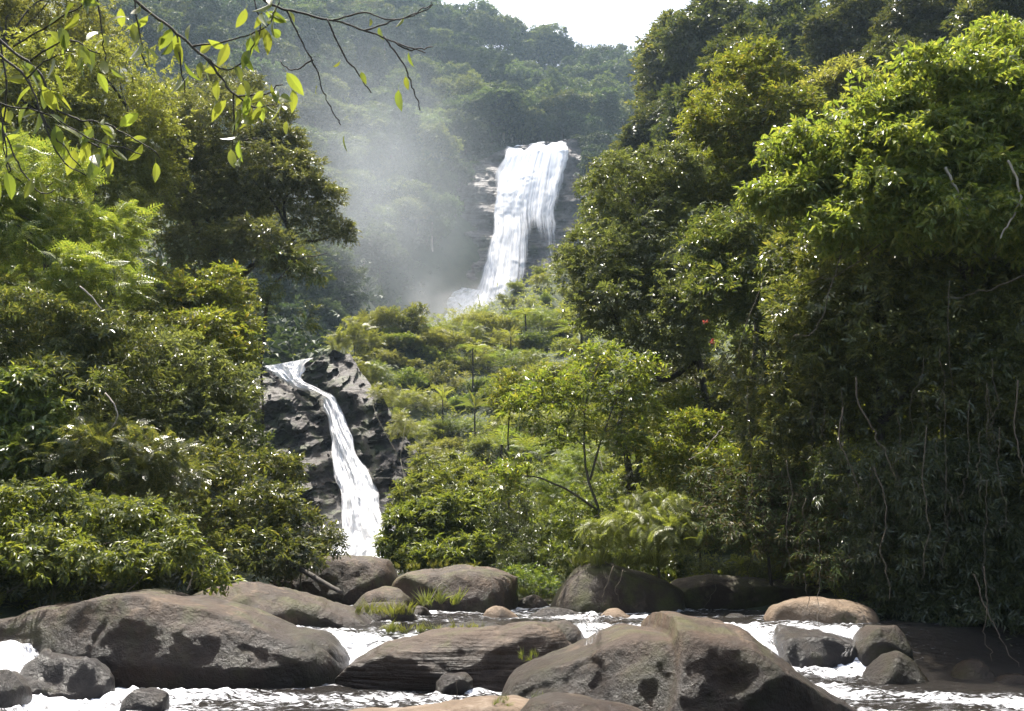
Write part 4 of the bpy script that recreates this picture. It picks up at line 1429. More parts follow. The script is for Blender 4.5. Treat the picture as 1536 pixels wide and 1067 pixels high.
plant('tree', 'slim treelet with dangling leaf strings against the misty gorge', 'tree',
      [(440, 400, 40, 22, 30), (470, 410, 26, 14, 30), (462, 480, 10, 26, 30), (400, 440, 30, 26, 30)],
      'twig', .24, 60, .3, G['gloss'], [[(395, 620, 30), (392, 540, 30), (402, 450, 30), (440, 395, 30), (490, 380, 30)], [(402, 450, 30), (395, 520, 30), (392, 560, 30)]], .06, BARKD, 6, gl)
plant('tree', 'tall shadowy tree closing the sunny bank behind the feathery tree', 'tree',
      [(-20, 60, 120, 90, 31), (90, 60, 100, 70, 32), (-60, 400, 90, 120, 27), (20, 470, 80, 80, 27)],
      'twig', .26, 100, .5, G['olive'], [[(-10, 600, 30), (-8, 400, 30), (0, 200, 31), (10, 60, 31)]], .2, BARKD, 10, gl)

# ------------------------------------------------------------------ trees and bushes of the shaded bank
gr = 'trees and bushes of the shaded bank'
FAR_R = [
    ((1010, 110, 60, 90, 95), 'gloss', 'tall hazy tree at the end of the open sky'),
    ((1080, 60, 75, 80, 88), 'dark', 'tall dark tree second from the open sky on the high shaded slope'),
    ((1180, 60, 80, 85, 80), 'dark', 'broad dark tree behind the top of the yellow tree'),
    ((1290, 50, 80, 80, 70), 'dark', 'dark tree high behind the big-leaved bright tree'),
    ((1400, 30, 85, 75, 62), 'dark', 'shadowy tree in the top corner above the bright leaves'),
    ((1510, 20, 80, 80, 55), 'gloss', 'leafy tree filling the very top corner of the shaded slope'),
    ((990, 210, 60, 60, 80), 'dark', 'dark round tree low on the slope beside the yellow tree'),
    ((1040, 190, 60, 60, 70), 'dark', 'dark tree tucked just behind the yellow tree'),
    ((1260, 150, 60, 60, 45), 'olive', 'greyish rounded treetop between the yellow tree and bright leaves'),
    ((940, 260, 46, 46, 100), 'gloss', 'rounded green tree next to the dark rock of the tall waterfall'),
    ((925, 320, 50, 50, 85), 'gloss', 'pale-topped tree just below the rounded green one by the waterfall rock'),
    ((1120, 130, 90, 90, 60), 'dark', 'shadowy tree directly behind the yellow crown'),
    ((1340, 130, 90, 70, 50), 'dark', 'shadowy treetop directly behind the big bright leaves'),
]
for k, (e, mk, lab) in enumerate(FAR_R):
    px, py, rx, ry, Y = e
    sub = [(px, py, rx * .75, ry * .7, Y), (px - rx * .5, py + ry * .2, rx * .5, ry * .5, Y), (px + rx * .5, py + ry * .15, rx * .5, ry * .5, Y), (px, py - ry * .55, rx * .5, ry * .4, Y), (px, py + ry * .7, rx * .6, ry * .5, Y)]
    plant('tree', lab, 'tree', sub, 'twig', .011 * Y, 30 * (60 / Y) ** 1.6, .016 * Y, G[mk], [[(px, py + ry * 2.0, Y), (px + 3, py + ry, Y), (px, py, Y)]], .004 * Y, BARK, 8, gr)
plant('tree', 'yellow-green tree with reddish young tips standing sunlit above the shaded bank', 'tree',
      [(1120, 130, 70, 55, 30), (1170, 190, 70, 60, 30), (1080, 210, 60, 70, 30), (1140, 260, 80, 60, 30.5), (1060, 290, 60, 50, 30), (1130, 85, 36, 26, 30)],
      'twig', .30, 88, .5, G['yellow'], [[(1130, 560, 30), (1140, 400, 30), (1138, 280, 30), (1130, 150, 30)]], .14, BARKD, 14, gr)
plant('tree', 'big-leaved bright green tree spreading over the top of the shaded bank', 'tree',
      [(1400, 150, 120, 60, 17), (1290, 215, 95, 55, 17.5), (1480, 200, 90, 80, 17), (1240, 285, 70, 50, 18), (1500, 100, 90, 60, 17.5), (1360, 240, 110, 50, 17), (1600, 160, 90, 90, 17), (1450, 280, 80, 50, 17), (1330, 300, 80, 44, 17), (1200, 230, 60, 40, 18), (1180, 300, 50, 36, 18), (1400, 330, 90, 40, 17), (1520, 340, 80, 50, 17), (1270, 350, 60, 36, 17.5)],
      'big', .175, 270, .4, G['bright'], [[(1470, 860, 18), (1465, 600, 18), (1440, 380, 17.8), (1400, 220, 17.5)], [(1450, 420, 18), (1520, 280, 17.6), (1560, 180, 17.4)]], .12, BARK, 16, gr, droop=.45)
plant('tree', 'dark glossy tree reaching from the shaded bank towards the tall waterfall', 'tree',
      [(950, 300, 75, 65, 27), (905, 400, 75, 60, 27), (990, 380, 85, 65, 27), (930, 460, 80, 50, 27), (1030, 450, 90, 60, 26), (1010, 280, 60, 50, 27), (1000, 510, 60, 36, 26)],
      'twig', .24, 150, .45, G['glint_tone'], [[(1075, 780, 26), (1060, 620, 26), (1045, 520, 26.5), (1000, 420, 27), (960, 330, 27)], [(1046, 540, 26.5), (990, 570, 26.5), (940, 520, 27)]], .18, BARKD, 16, gr)
plant('tree', 'mid-height tree with yellow shoots between the yellow crown and the dark hanging leaves', 'tree',
      [(1130, 370, 90, 55, 22), (1210, 340, 70, 50, 22), (1070, 360, 60, 45, 22.5), (1160, 440, 100, 50, 21.5), (1090, 430, 60, 40, 22)],
      'twig', .25, 120, .4, G['gloss'], [[(1160, 800, 22), (1150, 600, 22), (1140, 460, 22), (1130, 370, 22)]], .09, BARK, 14, gr)
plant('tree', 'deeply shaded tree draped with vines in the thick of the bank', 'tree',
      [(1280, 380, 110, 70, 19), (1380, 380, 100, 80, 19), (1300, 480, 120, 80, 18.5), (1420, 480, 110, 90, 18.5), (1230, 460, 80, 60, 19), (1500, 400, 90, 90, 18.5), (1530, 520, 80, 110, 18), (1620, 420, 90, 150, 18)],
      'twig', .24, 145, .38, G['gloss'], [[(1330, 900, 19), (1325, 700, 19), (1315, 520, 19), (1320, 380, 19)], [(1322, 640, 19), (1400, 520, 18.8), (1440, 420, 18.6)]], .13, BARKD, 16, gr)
plant('bush', 'dark leafy thicket behind the hanging vines above the shaded water', 'bush',
      [(1180, 560, 100, 60, 20.5), (1260, 600, 100, 70, 19.5), (1360, 600, 110, 80, 19), (1470, 640, 100, 90, 18), (1180, 650, 80, 50, 20.5), (1560, 680, 80, 120, 17.5)],
      'twig', .22, 135, .38, G['gloss'], [[(1280, 890, 20), (1275, 760, 20), (1270, 600, 20)]], .08, BARKD, 14, gr)
plant('bush', 'brownish tangle of dead and green sprays overhanging the dark mossy bank rock', 'bush',
      [(1110, 740, 70, 36, 20.3), (1190, 740, 80, 45, 20), (1060, 790, 50, 28, 20.2), (1140, 800, 80, 30, 20), (1230, 800, 70, 45, 19.5), (1250, 850, 50, 30, 19)],
      'slim', .24, 110, .3, G['brown'], [[(1160, 900, 20.5), (1150, 820, 20.3), (1140, 740, 20.2)]], .06, BARKD, 12, gr, droop=.6)
plant('bush', 'shaded bush of hanging leaves drooping to the dark water', 'bush',
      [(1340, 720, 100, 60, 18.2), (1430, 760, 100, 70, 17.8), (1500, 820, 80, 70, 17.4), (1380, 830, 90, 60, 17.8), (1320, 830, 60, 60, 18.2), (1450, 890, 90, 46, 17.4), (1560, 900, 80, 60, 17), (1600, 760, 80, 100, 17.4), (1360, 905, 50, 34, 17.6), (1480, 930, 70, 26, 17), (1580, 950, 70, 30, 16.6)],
      'slim', .24, 140, .36, G['dark'], [[(1400, 960, 18), (1398, 860, 18), (1395, 740, 18)]], .08, BARKD, 14, gr, droop=.7, lb=-.3)  # dark leaf colour stands in for the shade of the canopy
plant('bush', 'sunlit yellow-green bush on the slope edge of the shaded bank', 'bush',
      [(1050, 660, 60, 40, 23), (1010, 700, 50, 36, 23), (1090, 700, 50, 36, 22), (1020, 620, 40, 34, 24)],
      'twig', .23, 125, .32, G['yellow'], [[(1050, 830, 23), (1050, 740, 23), (1048, 660, 23)]], .04, BARK, 8, gr)
plant('bush', 'bright-leaved bush added for sun flecks behind the dark thicket near the water', 'bush',
      [(1440, 560, 50, 40, 22), (1460, 620, 50, 40, 22), (1300, 640, 50, 40, 23)],
      'big', .22, 150, .35, G['bright'], [[(1445, 800, 22), (1445, 700, 22), (1445, 580, 22)]], .05, BARK, 6, gr)  # sun flecks put into bright leaf colour, on a bush added for them
plant('bush', 'ferny clump hanging with yellow fronds over the bank boulder', 'bush',
      [(960, 790, 60, 26, 20), (1020, 800, 50, 24, 20), (920, 800, 40, 20, 20.2), (985, 760, 50, 24, 20.3)],
      'frond', .26, 170, .28, G['olive'], [[(990, 880, 21), (985, 820, 20.5), (975, 780, 20.2)]], .05, BARK, 8, gr, droop=.8)

plant('tree', 'tall shadowy tree at the outer edge of the shaded bank behind the crooked pale branch', 'tree',
      [(1600, 200, 110, 90, 40), (1680, 320, 130, 110, 38), (1760, 220, 120, 110, 38), (1620, 420, 110, 90, 36), (1740, 480, 140, 110, 34)],
      'twig', .3, 60, .6, G['dark'], [[(1680, 800, 34), (1676, 560, 36), (1670, 300, 38)]], .2, BARKD, 8, gr)
plant('bush', 'leafy bush under the outer tree of the shaded bank', 'bush',
      [(1620, 640, 90, 80, 26), (1740, 680, 120, 110, 25), (1660, 780, 100, 80, 23), (1800, 820, 120, 100, 22)],
      'twig', .26, 80, .5, G['gloss'], [[(1700, 900, 23), (1696, 760, 24), (1690, 660, 25)]], .08, BARKD, 8, gr)
plant('tree', 'shadowy tree at the outer edge of the sunny bank above the feathery tree', 'tree',
      [(-120, 120, 110, 110, 42), (-200, 260, 130, 120, 40), (-60, 20, 110, 80, 44), (-240, 60, 130, 120, 42)],
      'twig', .3, 60, .6, G['gloss'], [[(-130, 600, 40), (-132, 350, 41), (-128, 120, 42)]], .2, BARKD, 8, gl)

# ------------------------------------------------------------------ small trees and bushes in the middle
gm = 'small trees and bushes at the foot of the green slope'
plant('tree', 'small crooked tree with loose yellow-green leaves above the bank boulder', 'tree',
      [(880, 540, 55, 26, 22), (950, 560, 45, 34, 22), (820, 590, 50, 30, 22), (905, 600, 60, 36, 22), (780, 615, 30, 22, 22), (970, 625, 30, 26, 22), (850, 650, 50, 24, 22), (780, 700, 50, 18, 21.7), (740, 715, 26, 14, 21.6), (760, 735, 40, 14, 21.6), (945, 660, 40, 24, 22)],
      'twig', .24, 66, .3, G['yellow'], [[(905, 800, 22), (898, 765, 22), (880, 710, 22), (876, 660, 22), (880, 600, 22), (900, 540, 22)], [(885, 720, 22), (902, 660, 22), (925, 600, 22), (950, 560, 22)], [(896, 765, 22), (850, 735, 21.8), (800, 715, 21.7), (745, 715, 21.6)]], .055, BARK, 12, gm, shell=.6)
plant('tree', 'slender young tree with a single thin stem and small yellow-green top', 'tree',
      [(765, 570, 28, 18, 30), (760, 600, 26, 22, 30), (790, 590, 16, 14, 30)],
      'twig', .24, 90, .3, G['yellow'], [[(763, 690, 30), (762, 650, 30), (766, 610, 30), (768, 570, 30)]], .045, BARK, 5, gm)
plant('bush', 'round bright green bush covering the bank beside the narrow waterfall', 'bush',
      [(640, 800, 60, 42, 30), (690, 790, 55, 42, 30), (610, 825, 40, 28, 30), (720, 830, 46, 30, 29), (650, 835, 60, 24, 29)],
      'whorl', .24, 170, .3, G['fresh'], [[(665, 880, 29.5), (664, 840, 29.5), (662, 790, 29.5)]], .04, BARK, 8, gm)
plant('bush', 'tall green bush behind the round bright one, climbing the slope', 'bush',
      [(640, 750, 50, 34, 38), (700, 745, 55, 36, 37), (670, 715, 50, 26, 40), (730, 770, 40, 34, 34)],
      'whorl', .27, 110, .38, G['fresh'], [[(680, 830, 37), (680, 780, 37), (685, 730, 37)]], .05, BARK, 8, gm)
plant('bush', 'narrow dusky bush between the round bright bush and the bank boulder', 'bush',
      [(770, 780, 32, 46, 26), (800, 830, 30, 36, 25), (775, 850, 30, 26, 25)],
      'slim', .21, 130, .28, G['dark'], [[(785, 890, 25.5), (784, 840, 25.5), (778, 770, 25.5)]], .04, BARK, 6, gm)
plant('bush', 'pale leafy bush behind the bank boulder under the crooked tree', 'bush',
      [(850, 800, 44, 36, 25), (880, 770, 40, 30, 26), (840, 840, 30, 24, 24.5), (920, 740, 40, 36, 27)],
      'twig', .20, 140, .28, G['fresh'], [[(865, 870, 25), (862, 830, 25), (862, 790, 25)]], .03, BARK, 6, gm)
plant('bush', 'sunny low bush at the water edge between flat-topped and bank boulders', 'bush',
      [(800, 872, 30, 16, 22.5), (825, 880, 16, 12, 22.2), (785, 862, 24, 16, 23)],
      'twig', .15, 190, .2, G['fresh'], [[(805, 905, 22.5), (806, 885, 22.5), (804, 870, 22.5)]], .02, BARK, 5, gm)
plant('bush', 'scrub clinging to the rocks at the end of the gorge wall, beside the narrow waterfall', 'bush',
      [(645, 690, 30, 28, 58), (650, 740, 34, 30, 54), (600, 640, 20, 18, 62), (575, 590, 20, 16, 66)],
      'fine', .42, 75, .5, G['olive'], [[(620, 800, 54), (612, 740, 55), (600, 690, 57)]], .07, BARK, 8, gm)
plant('tree', 'mossy old double trunk wrapped in climbing leaves behind the crooked tree', 'tree',
      [(930, 640, 16, 50, 25), (950, 690, 16, 40, 25), (940, 590, 40, 24, 25.5), (955, 720, 24, 20, 25)],
      'twig', .14, 150, .2, G['dark'], [[(948, 790, 25), (945, 720, 25), (930, 640, 25), (935, 560, 26)], [(962, 790, 25), (958, 700, 25), (948, 620, 25.3), (960, 540, 26)]], .17, BARKD, 5, gm)
plant('bush', 'dark-leaved thicket filling the hollow beneath the glossy tree', 'bush',
      [(1000, 570, 60, 34, 30), (1060, 580, 60, 40, 28), (1100, 620, 50, 40, 26)],
      'twig', .24, 110, .38, G['dark'], [[(1050, 720, 28), (1050, 650, 28), (1048, 580, 28)]], .05, BARK, 8, gm)
plant('bush', 'green bush below the mossy double trunk', 'bush',
      [(985, 690, 40, 34, 27), (860, 700, 50, 36, 30), (830, 740, 44, 36, 28)],
      'fine', .3, 120, .32, G['fresh'], [[(900, 830, 28), (900, 770, 28), (905, 710, 28)]], .04, BARK, 8, gm)


# ------------------------------------------------------------------ vines, logs, branches, grass, flowers
def stick(name, label, cat, pts, r0, r1, mat, group=None, sides=6, wob=.02, seed=0):
    p = smooth_path([P(*q) for q in pts], 7)
    c = p[0].copy()
    o = link(name, mesh(name, *_off(tube(p, r0, r1, sides, wob, seed), c), mat, True), loc=c)
    return tag(o, label, cat, group)


gv = 'vines hanging on the shaded bank'
for k, (pts, r, mat, lab) in enumerate([
    ([(1265, 365, 16.6), (1250, 420, 16.6), (1235, 470, 16.5), (1215, 500, 16.5), (1190, 508, 16.6)], .012, VINEM, 'brown thin vine bending back at its tip in the upper thicket'),
    ([(1284, 565, 16.4), (1287, 600, 16.4), (1302, 632, 16.3), (1318, 660, 16.3), (1345, 712, 16.2)], .02, VINEM, 'thick brown vine with a kink, in the middle of the dark thicket'),
    ([(1265, 610, 16.5), (1258, 660, 16.5), (1275, 700, 16.4), (1295, 750, 16.4)], .016, VINEM, 'brown vine curving like a bow below the kinked one'),
    ([(1418, 250, 15.8), (1432, 280, 15.8), (1442, 300, 15.8), (1450, 322, 15.9)], .03, BARKP, 'short bright pale branch under the big bright leaves'),
    ([(1512, 240, 15.5), (1526, 275, 15.5), (1530, 300, 15.5), (1516, 330, 15.5), (1500, 356, 15.5)], .026, BARKP, 'crooked pale branch near the edge under the big bright leaves'),
    ([(1526, 570, 15.2), (1522, 640, 15.2), (1530, 690, 15.1), (1540, 730, 15.1)], .016, VINEM, 'brown vine at the outer edge of the dark thicket'),
    ([(1460, 860, 16.2), (1480, 915, 15.9), (1500, 960, 15.6), (1530, 1006, 15.3)], .014, VINEM, 'long bare vine slanting down into the shaded water'),
    ([(1476, 850, 15), (1480, 900, 14.9), (1476, 950, 14.9), (1490, 990, 14.8)], .01, VINEM, 'thin vine hanging straight beside the long slanting one'),
    ([(1180, 690, 18.4), (1187, 740, 18.4), (1180, 800, 18.4), (1192, 870, 18.3)], .012, VINEM, 'thin vine dropping to the flat tan boulder'),
    ([(1228, 810, 17), (1231, 860, 17), (1228, 900, 16.9), (1230, 965, 16.2)], .008, BARKD, 'thread-like vine hanging in front of the black ledge stone'),
    ([(1206, 860, 17), (1212, 900, 17), (1216, 925, 16.9)], .008, BARKD, 'short dark thread vine before the flat tan boulder'),
    ([(1310, 700, 16.4), (1330, 760, 16.3), (1322, 830, 16.2), (1338, 900, 16.1)], .014, VINEM, 'wavy brown vine above the dark upright block'),
    ([(1390, 640, 16), (1384, 720, 16), (1392, 800, 15.8), (1380, 870, 15.8)], .012, VINEM, 'thin wavering vine among the hanging leaves near the water'),
    ([(1425, 420, 16), (1420, 500, 16), (1428, 580, 16)], .01, VINEM, 'straight thin vine in the upper dark leaves'),
    ([(1150, 410, 19), (1130, 460, 19), (1110, 520, 19), (1116, 560, 19)], .01, VINEM, 'brown twiggy vine by the red blossoms'),
    ([(1560, 400, 15), (1500, 430, 15.2), (1460, 440, 15.5), (1420, 450, 15.8)], .012, VINEM, 'thin bare stem lying crosswise in the upper dark leaves'),
    ([(1085, 640, 20), (1070, 660, 20), (1050, 680, 20.3), (1035, 690, 20.5)], .014, BARKP, 'pale straight twig reaching down over the sunlit yellow-green bush'),
    ([(1330, 360, 16.4), (1260, 410, 16.8), (1200, 430, 17)], .012, VINEM, 'slanting bare stem across the vine-draped tree'),
    ([(920, 850, 19), (905, 890, 19), (910, 910, 19)], .012, VINEM, 'root dangling down the face of the bank boulder'),
    ([(935, 855, 19), (925, 885, 19), (930, 905, 19)], .009, VINEM, 'thin root beside the other on the bank boulder'),
    ([(1065, 850, 19.6), (1072, 880, 19.6), (1056, 912, 19.6)], .009, VINEM, 'thin root hanging on the dark mossy bank rock'),
]):
    stick('hanging_vine', lab, 'vine', pts, r * .8, r * .45, mat, gv, 6, .06, k)
rng = np.random.default_rng(31)
thin = []
for k in range(26):
    x, y = rng.uniform(1120, 1530), rng.uniform(520, 790)
    Yv = float(np.interp(x, [1120, 1300, 1530], [19.3, 17.0, 14.9])) + rng.uniform(-.1, .9)
    ln = rng.uniform(70, 210)
    n_ = 6
    pts = [(x + rng.normal() * 7 * (q_ / n_) + rng.uniform(-3, 3), y + ln * q_ / n_, Yv) for q_ in range(n_ + 1)]
    o = stick('hanging_vine', None, 'vine', pts, .0065, .004, VINEM, 'thin vines dangling in the dark thicket', 5, .04, 50 + k)
    thin.append((o, 'long thin' if ln > 140 else 'short thin', 'dangling ' + ('high' if y < 660 else 'low') + ' in the dark thicket', 'the bank boulder', x))
rank_labels(thin, lambda w, z: f'{w} vine {z}')

stick('fallen_log', 'straight fallen log slanting down beside the squarish boulder', 'log', [(430, 843, 19.6), (465, 862, 19.2), (512, 890, 18.6)], .055, .04, BARKD, sides=8)
stick('bare_stick', 'bent white stick rising from the crest of the humpbacked boulder', 'stick', [(190, 888, 15.6), (212, 868, 15.5), (226, 845, 15.5), (228, 828, 15.5)], .012, .008, BARKP)
stick('bare_stick', 'short pale stick leaning by the grassy mound of rock', 'stick', [(281, 886, 16.8), (288, 865, 16.8), (291, 852, 16.8)], .014, .01, BARKP)
stick('bare_stick', 'thin dry twig bent in a curve before the flat-topped boulder', 'stick', [(640, 908, 18.6), (652, 890, 18.6), (662, 875, 18.6), (672, 882, 18.6)], .009, .006, BARKP)
stick('bare_stick', 'slanting bare twig in the bushes above the shadowed rounded stone', 'stick', [(10, 890, 16), (40, 872, 16), (70, 850, 16)], .014, .008, VINEM)
stick('bare_stick', 'upright thin twig standing in the water by the blocky grey stone', 'stick', [(684, 1062, 11.6), (686, 1035, 11.6), (685, 1020, 11.6)], .006, .004, VINEM)
stick('dead_branch', 'bare pale branch sloping through the bushes of the sunny bank', 'branch', [(120, 430, 18.5), (140, 448, 18.5), (152, 465, 18.5)], .018, .01, BARKP)
stick('dead_branch', 'curved bare branch in the hollow under the glossy bush', 'branch', [(158, 590, 17.5), (172, 608, 17.4), (176, 625, 17.4), (168, 640, 17.4)], .014, .01, BARKP)


def tuft(label, px, py, Y, r, n, hgt, mat, seed, name='grass_tuft'):
    rng = np.random.default_rng(seed + 4000)
    c = P(px, py, Y)
    pos = np.stack([rng.uniform(-r, r, n), rng.uniform(-r * .5, r * .5, n), rng.uniform(-.06, .02, n)], -1)
    ax = unit(rng.normal(size=(n, 3)) * .35 + np.array([0, 0, 1]))
    V, Fq = stamp(TPL['grass'], pos, ax, rng.normal(size=(n, 3)), hgt * rng.uniform(.7, 1.3, n), rng)
    o = link(name, mesh(name, V, Fq, mat), loc=c)
    return tag(o, label, 'grass', 'grass tufts on the rocks')


tuft('green grass tuft growing at the head of the bedded slab', 618, 948, 15.6, .4, 22, .2, G['bright'], 1)
tuft('short grass along the back edge of the bedded slab', 690, 945, 14.7, .35, 22, .14, G['olive'], 2)
tuft('grass tuft in the crack of the smooth tan slab', 818, 1050, 8.6, .12, 9, .09, G['fresh'], 3)
tuft('smaller grass tuft on the far side of the smooth tan slab', 752, 1054, 8.7, .09, 6, .08, G['fresh'], 4)
tuft('dry grass fringe on top of the bank boulder', 925, 848, 20.2, .9, 60, .35, G['olive'], 5)
tuft('brown dry grass on the grassy mound of rock', 315, 884, 18.2, .3, 40, .22, G['brown'], 6)
tuft('grass on top of the broad flat-topped boulder', 660, 850, 21.2, .9, 34, .16, G['olive'], 7)
tuft('thin weeds sprouting between the lumpy stone and the bedded slab', 575, 920, 17.2, .5, 26, .26, G['olive'], 8)
tuft('wispy weed stalks before the broad flat-topped boulder', 665, 905, 18.7, .4, 16, .32, G['olive'], 9)
tuft('little plant growing on the raised end of the bedded slab', 790, 985, 13.2, .12, 8, .12, G['bright'], 10)
tuft('weedy tuft beside the small brown stone in the far riffle', 770, 892, 20.6, .3, 30, .22, G['fresh'], 11)


def flowers(label, px, py, Y, seed):
    rng = np.random.default_rng(seed + 6000)
    c = P(px, py, Y)
    n = 14
    ax = unit(rng.normal(size=(n, 3)))
    V, Fq = stamp(TPL['whorl'], ax * .03, ax, rng.normal(size=(n, 3)), np.full(n, .045), rng)
    o = link('flower_cluster', mesh('flower_cluster', V, Fq, G['red']), loc=c)
    return tag(o, label, 'flower', 'red flower clusters')


flowers('upper red flower cluster in the dark leaves above the sunlit bush', 1058, 482, 20.2, 1)
flowers('lower red flower cluster, just under the other one', 1069, 512, 20.2, 2)

# ------------------------------------------------------------------ branches overhead, close to the camera
goh = 'branches hanging overhead'


def overhead(label, stems, nleaf, seed, Lf=.15, mat=G['bright'], r0=.0085):
    rng = np.random.default_rng(seed)
    paths = [smooth_path([P(*q) for q in s], 8) for s in stems]
    base = paths[0][0].copy()
    root = thing('overhanging_branch', label, 'branch', base, goh)
    for k, p in enumerate(paths):
        link('twig' if k else 'limb', mesh('twig' if k else 'limb', *_off(tube(p, r0 * (1 if k == 0 else .6), r0 * .34, 6, .012, seed + k), base), BARKD, True), root)
    allp = np.vstack([p[len(p) // 5:] for p in paths])
    if nleaf:
        i = rng.integers(0, len(allp), nleaf)
        for q in allp[i]:
            ax = unit(rng.normal(size=3) * .55 + np.array([0, 0, -.9]))
            Zv = rng.normal(size=3) * np.array([1, 1, .3])
            s = Lf * rng.uniform(.6, 1.2)
            V, Fq = stamp([leafN], (q + rng.normal(size=3) * .03)[None], ax[None], Zv[None], np.array([s]), rng)
            link('leaf', mesh('leaf', V - base, Fq, mat), root)
    return root


# a finer leaf for things this close: pointed oval with a fold and a short stalk
_t = np.linspace(0, 1, 7)
_w = .21 * np.sin(math.pi * _t ** .85) ** .8
_w[0] = .004
_w[-1] = .004
_zc = -.22 * _t ** 2
LV = np.concatenate([np.stack([.2 + _t, -_w, _zc + _w * .35], -1), np.stack([.2 + _t, _w * 0, _zc], -1), np.stack([.2 + _t, _w, _zc + _w * .35], -1), [[0, -.008, .02], [0, .008, .02]]])
LF = [[i, i + 1, 7 + i + 1, 7 + i] for i in range(6)] + [[7 + i, 7 + i + 1, 14 + i + 1, 14 + i] for i in range(6)] + [[21, 0, 14, 22]]
leafN = (LV, np.array(LF))
overhead('bare dark branch forking against the hazy hill near the top', [
    [(330, -60, 5), (400, 2, 5), (460, 22, 5), (520, 36, 5), (580, 58, 5), (640, 80, 5)], [(545, 46, 5), (590, 32, 5), (622, 20, 5), (648, 5, 5)], [(430, 16, 5), (452, 60, 5.05), (475, 105, 5.1), (490, 150, 5.1), (512, 190, 5.1)],
    [(575, 55, 5), (605, 95, 5), (618, 130, 5), (632, 165, 5)], [(490, 28, 5), (515, 80, 5), (540, 115, 5), (556, 140, 5)], [(500, 30, 5), (550, 20, 5), (592, 30, 5), (650, 10, 5)], [(470, 90, 5.1), (440, 105, 5.1), (420, 90, 5.1)], [(590, 62, 5), (615, 75, 5), (650, 70, 5)]], 10, 71, .1)
overhead('leafy branch with sunlit hanging leaves crossing before the big glossy tree', [
    [(120, -90, 4.6), (200, -2, 4.6), (258, 44, 4.6), (310, 90, 4.6), (350, 140, 4.6), (385, 162, 4.6), (418, 158, 4.6)], [(290, 70, 4.6), (350, 60, 4.6), (400, 40, 4.6), (420, 0, 4.6)], [(355, 145, 4.6), (400, 140, 4.6), (425, 125, 4.6)],
    [(265, 50, 4.6), (272, 100, 4.6), (278, 140, 4.6)], [(350, 138, 4.6), (352, 180, 4.6), (350, 220, 4.6)], [(300, 80, 4.6), (340, 105, 4.6), (375, 80, 4.6), (390, 30, 4.6), (372, -20, 4.6)]], 70, 72, .112)
overhead('shadowy leafy branch filling the top corner over the sunny bank', [
    [(-120, -60, 4.4), (0, 60, 4.4), (60, 110, 4.4), (80, 170, 4.4), (110, 200, 4.4), (180, 235, 4.4)], [(20, 70, 4.4), (70, 40, 4.4), (120, 10, 4.4), (160, -30, 4.4)], [(0, 62, 4.4), (10, 130, 4.4), (4, 200, 4.4), (14, 260, 4.4)],
    [(140, -60, 4.5), (148, 10, 4.5), (156, 60, 4.5), (160, 100, 4.5)], [(40, 95, 4.4), (100, 60, 4.4), (150, 80, 4.4)], [(75, 160, 4.4), (120, 180, 4.4), (170, 190, 4.4), (240, 235, 4.4)], [(200, -50, 4.5), (205, 30, 4.5), (218, 100, 4.5)]], 100, 73, .115)

overhead('bare thin twigs drooping across the feathery yellow-green tree', [
    [(-60, 20, 4.3), (0, 82, 4.3), (40, 118, 4.3), (62, 170, 4.3), (92, 240, 4.3), (128, 262, 4.3)], [(-40, 130, 4.3), (0, 154, 4.3), (70, 172, 4.3), (140, 210, 4.3), (215, 234, 4.3)], [(0, 155, 4.3), (8, 210, 4.3), (14, 262, 4.3)],
    [(8, 200, 4.3), (30, 250, 4.3), (64, 290, 4.3), (80, 284, 4.3)], [(62, 170, 4.3), (84, 206, 4.3), (120, 250, 4.3)], [(40, 118, 4.3), (70, 90, 4.3), (110, 76, 4.3)]], 14, 74, .11, r0=.007)

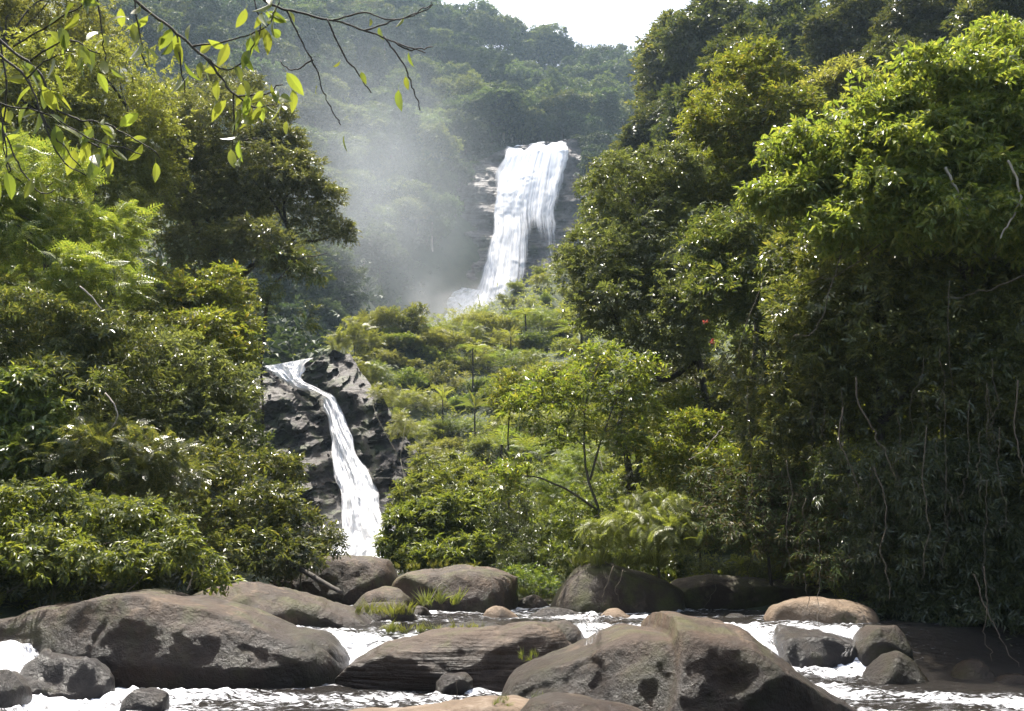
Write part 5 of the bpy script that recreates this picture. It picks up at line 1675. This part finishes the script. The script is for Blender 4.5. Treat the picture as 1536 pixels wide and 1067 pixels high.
# ------------------------------------------------------------------ air: thin haze over everything, spray in the gorge
def volbox(name, lo, hi, dens, col, aniso=0.0, cloud=False, label=''):
    m = bpy.data.materials.new(name)
    m.use_nodes = True
    nt = m.node_tree
    nt.nodes.clear()
    out = nt.nodes.new('ShaderNodeOutputMaterial')
    pv_ = nt.nodes.new('ShaderNodeVolumePrincipled')
    pv_.inputs['Color'].default_value = (*col, 1)
    pv_.inputs['Anisotropy'].default_value = aniso
    pv_.inputs['Density'].default_value = dens
    nt.links.new(pv_.outputs[0], out.inputs['Volume'])
    c = (np.array(lo) + np.array(hi)) / 2
    h = (np.array(hi) - np.array(lo)) / 2
    V = np.array([[x, y, z] for x in (-1, 1) for y in (-1, 1) for z in (-1, 1)], float)
    Fq = np.array([[0, 1, 3, 2], [4, 6, 7, 5], [0, 4, 5, 1], [2, 3, 7, 6], [0, 2, 6, 4], [1, 5, 7, 3]])
    if cloud:
        tc = nt.nodes.new('ShaderNodeTexCoord')
        ln = nt.nodes.new('ShaderNodeVectorMath')
        ln.operation = 'LENGTH'
        nt.links.new(tc.outputs['Object'], ln.inputs[0])
        mr = nt.nodes.new('ShaderNodeMapRange')
        mr.interpolation_type = 'SMOOTHERSTEP'
        mr.inputs['From Min'].default_value = .1
        mr.inputs['From Max'].default_value = 1.0
        mr.inputs['To Min'].default_value = dens
        mr.inputs['To Max'].default_value = 0
        nt.links.new(ln.outputs['Value'], mr.inputs[0])
        nz = nt.nodes.new('ShaderNodeTexNoise')
        nz.inputs['Scale'].default_value = 2.2
        nz.inputs['Detail'].default_value = 3
        nt.links.new(tc.outputs['Object'], nz.inputs['Vector'])
        mr2 = nt.nodes.new('ShaderNodeMapRange')
        mr2.inputs['From Min'].default_value = .35
        mr2.inputs['From Max'].default_value = .7
        mr2.inputs['To Min'].default_value = .25
        mr2.inputs['To Max'].default_value = 1.6
        nt.links.new(nz.outputs[0], mr2.inputs[0])
        mu = nt.nodes.new('ShaderNodeMath')
        mu.operation = 'MULTIPLY'
        nt.links.new(mr.outputs[0], mu.inputs[0])
        nt.links.new(mr2.outputs[0], mu.inputs[1])
        nt.links.new(mu.outputs[0], pv_.inputs['Density'])
        o = link(name, mesh(name, V, Fq, m), loc=c)
        o.scale = h
    else:
        o = link(name, mesh(name, V * h, Fq, m), loc=c)
    return tag(o, label, kind='stuff')


volbox('haze', (-2700, -2950, -8), (2700, 3050, 320), .00019, (.62, .82, 1.0), .3, False, 'thin pale haze in the air of the valley')
volbox('waterfall_spray', (-13, 55, -1), (-3, 62, 5), .07, (.97, .98, 1.0), .2, True, 'white spray at the foot of the narrow waterfall')
volbox('plunge_mist', (-32, 188, 26), (10, 222, 60), .034, (.97, .98, 1.0), .2, True, 'dense white spray where the tall waterfall lands')
volbox('spray_mist', (-58, 110, 20), (6, 228, 96), .0044, (.86, .94, 1.0), .3, True, 'white spray drifting from the foot of the tall waterfall')
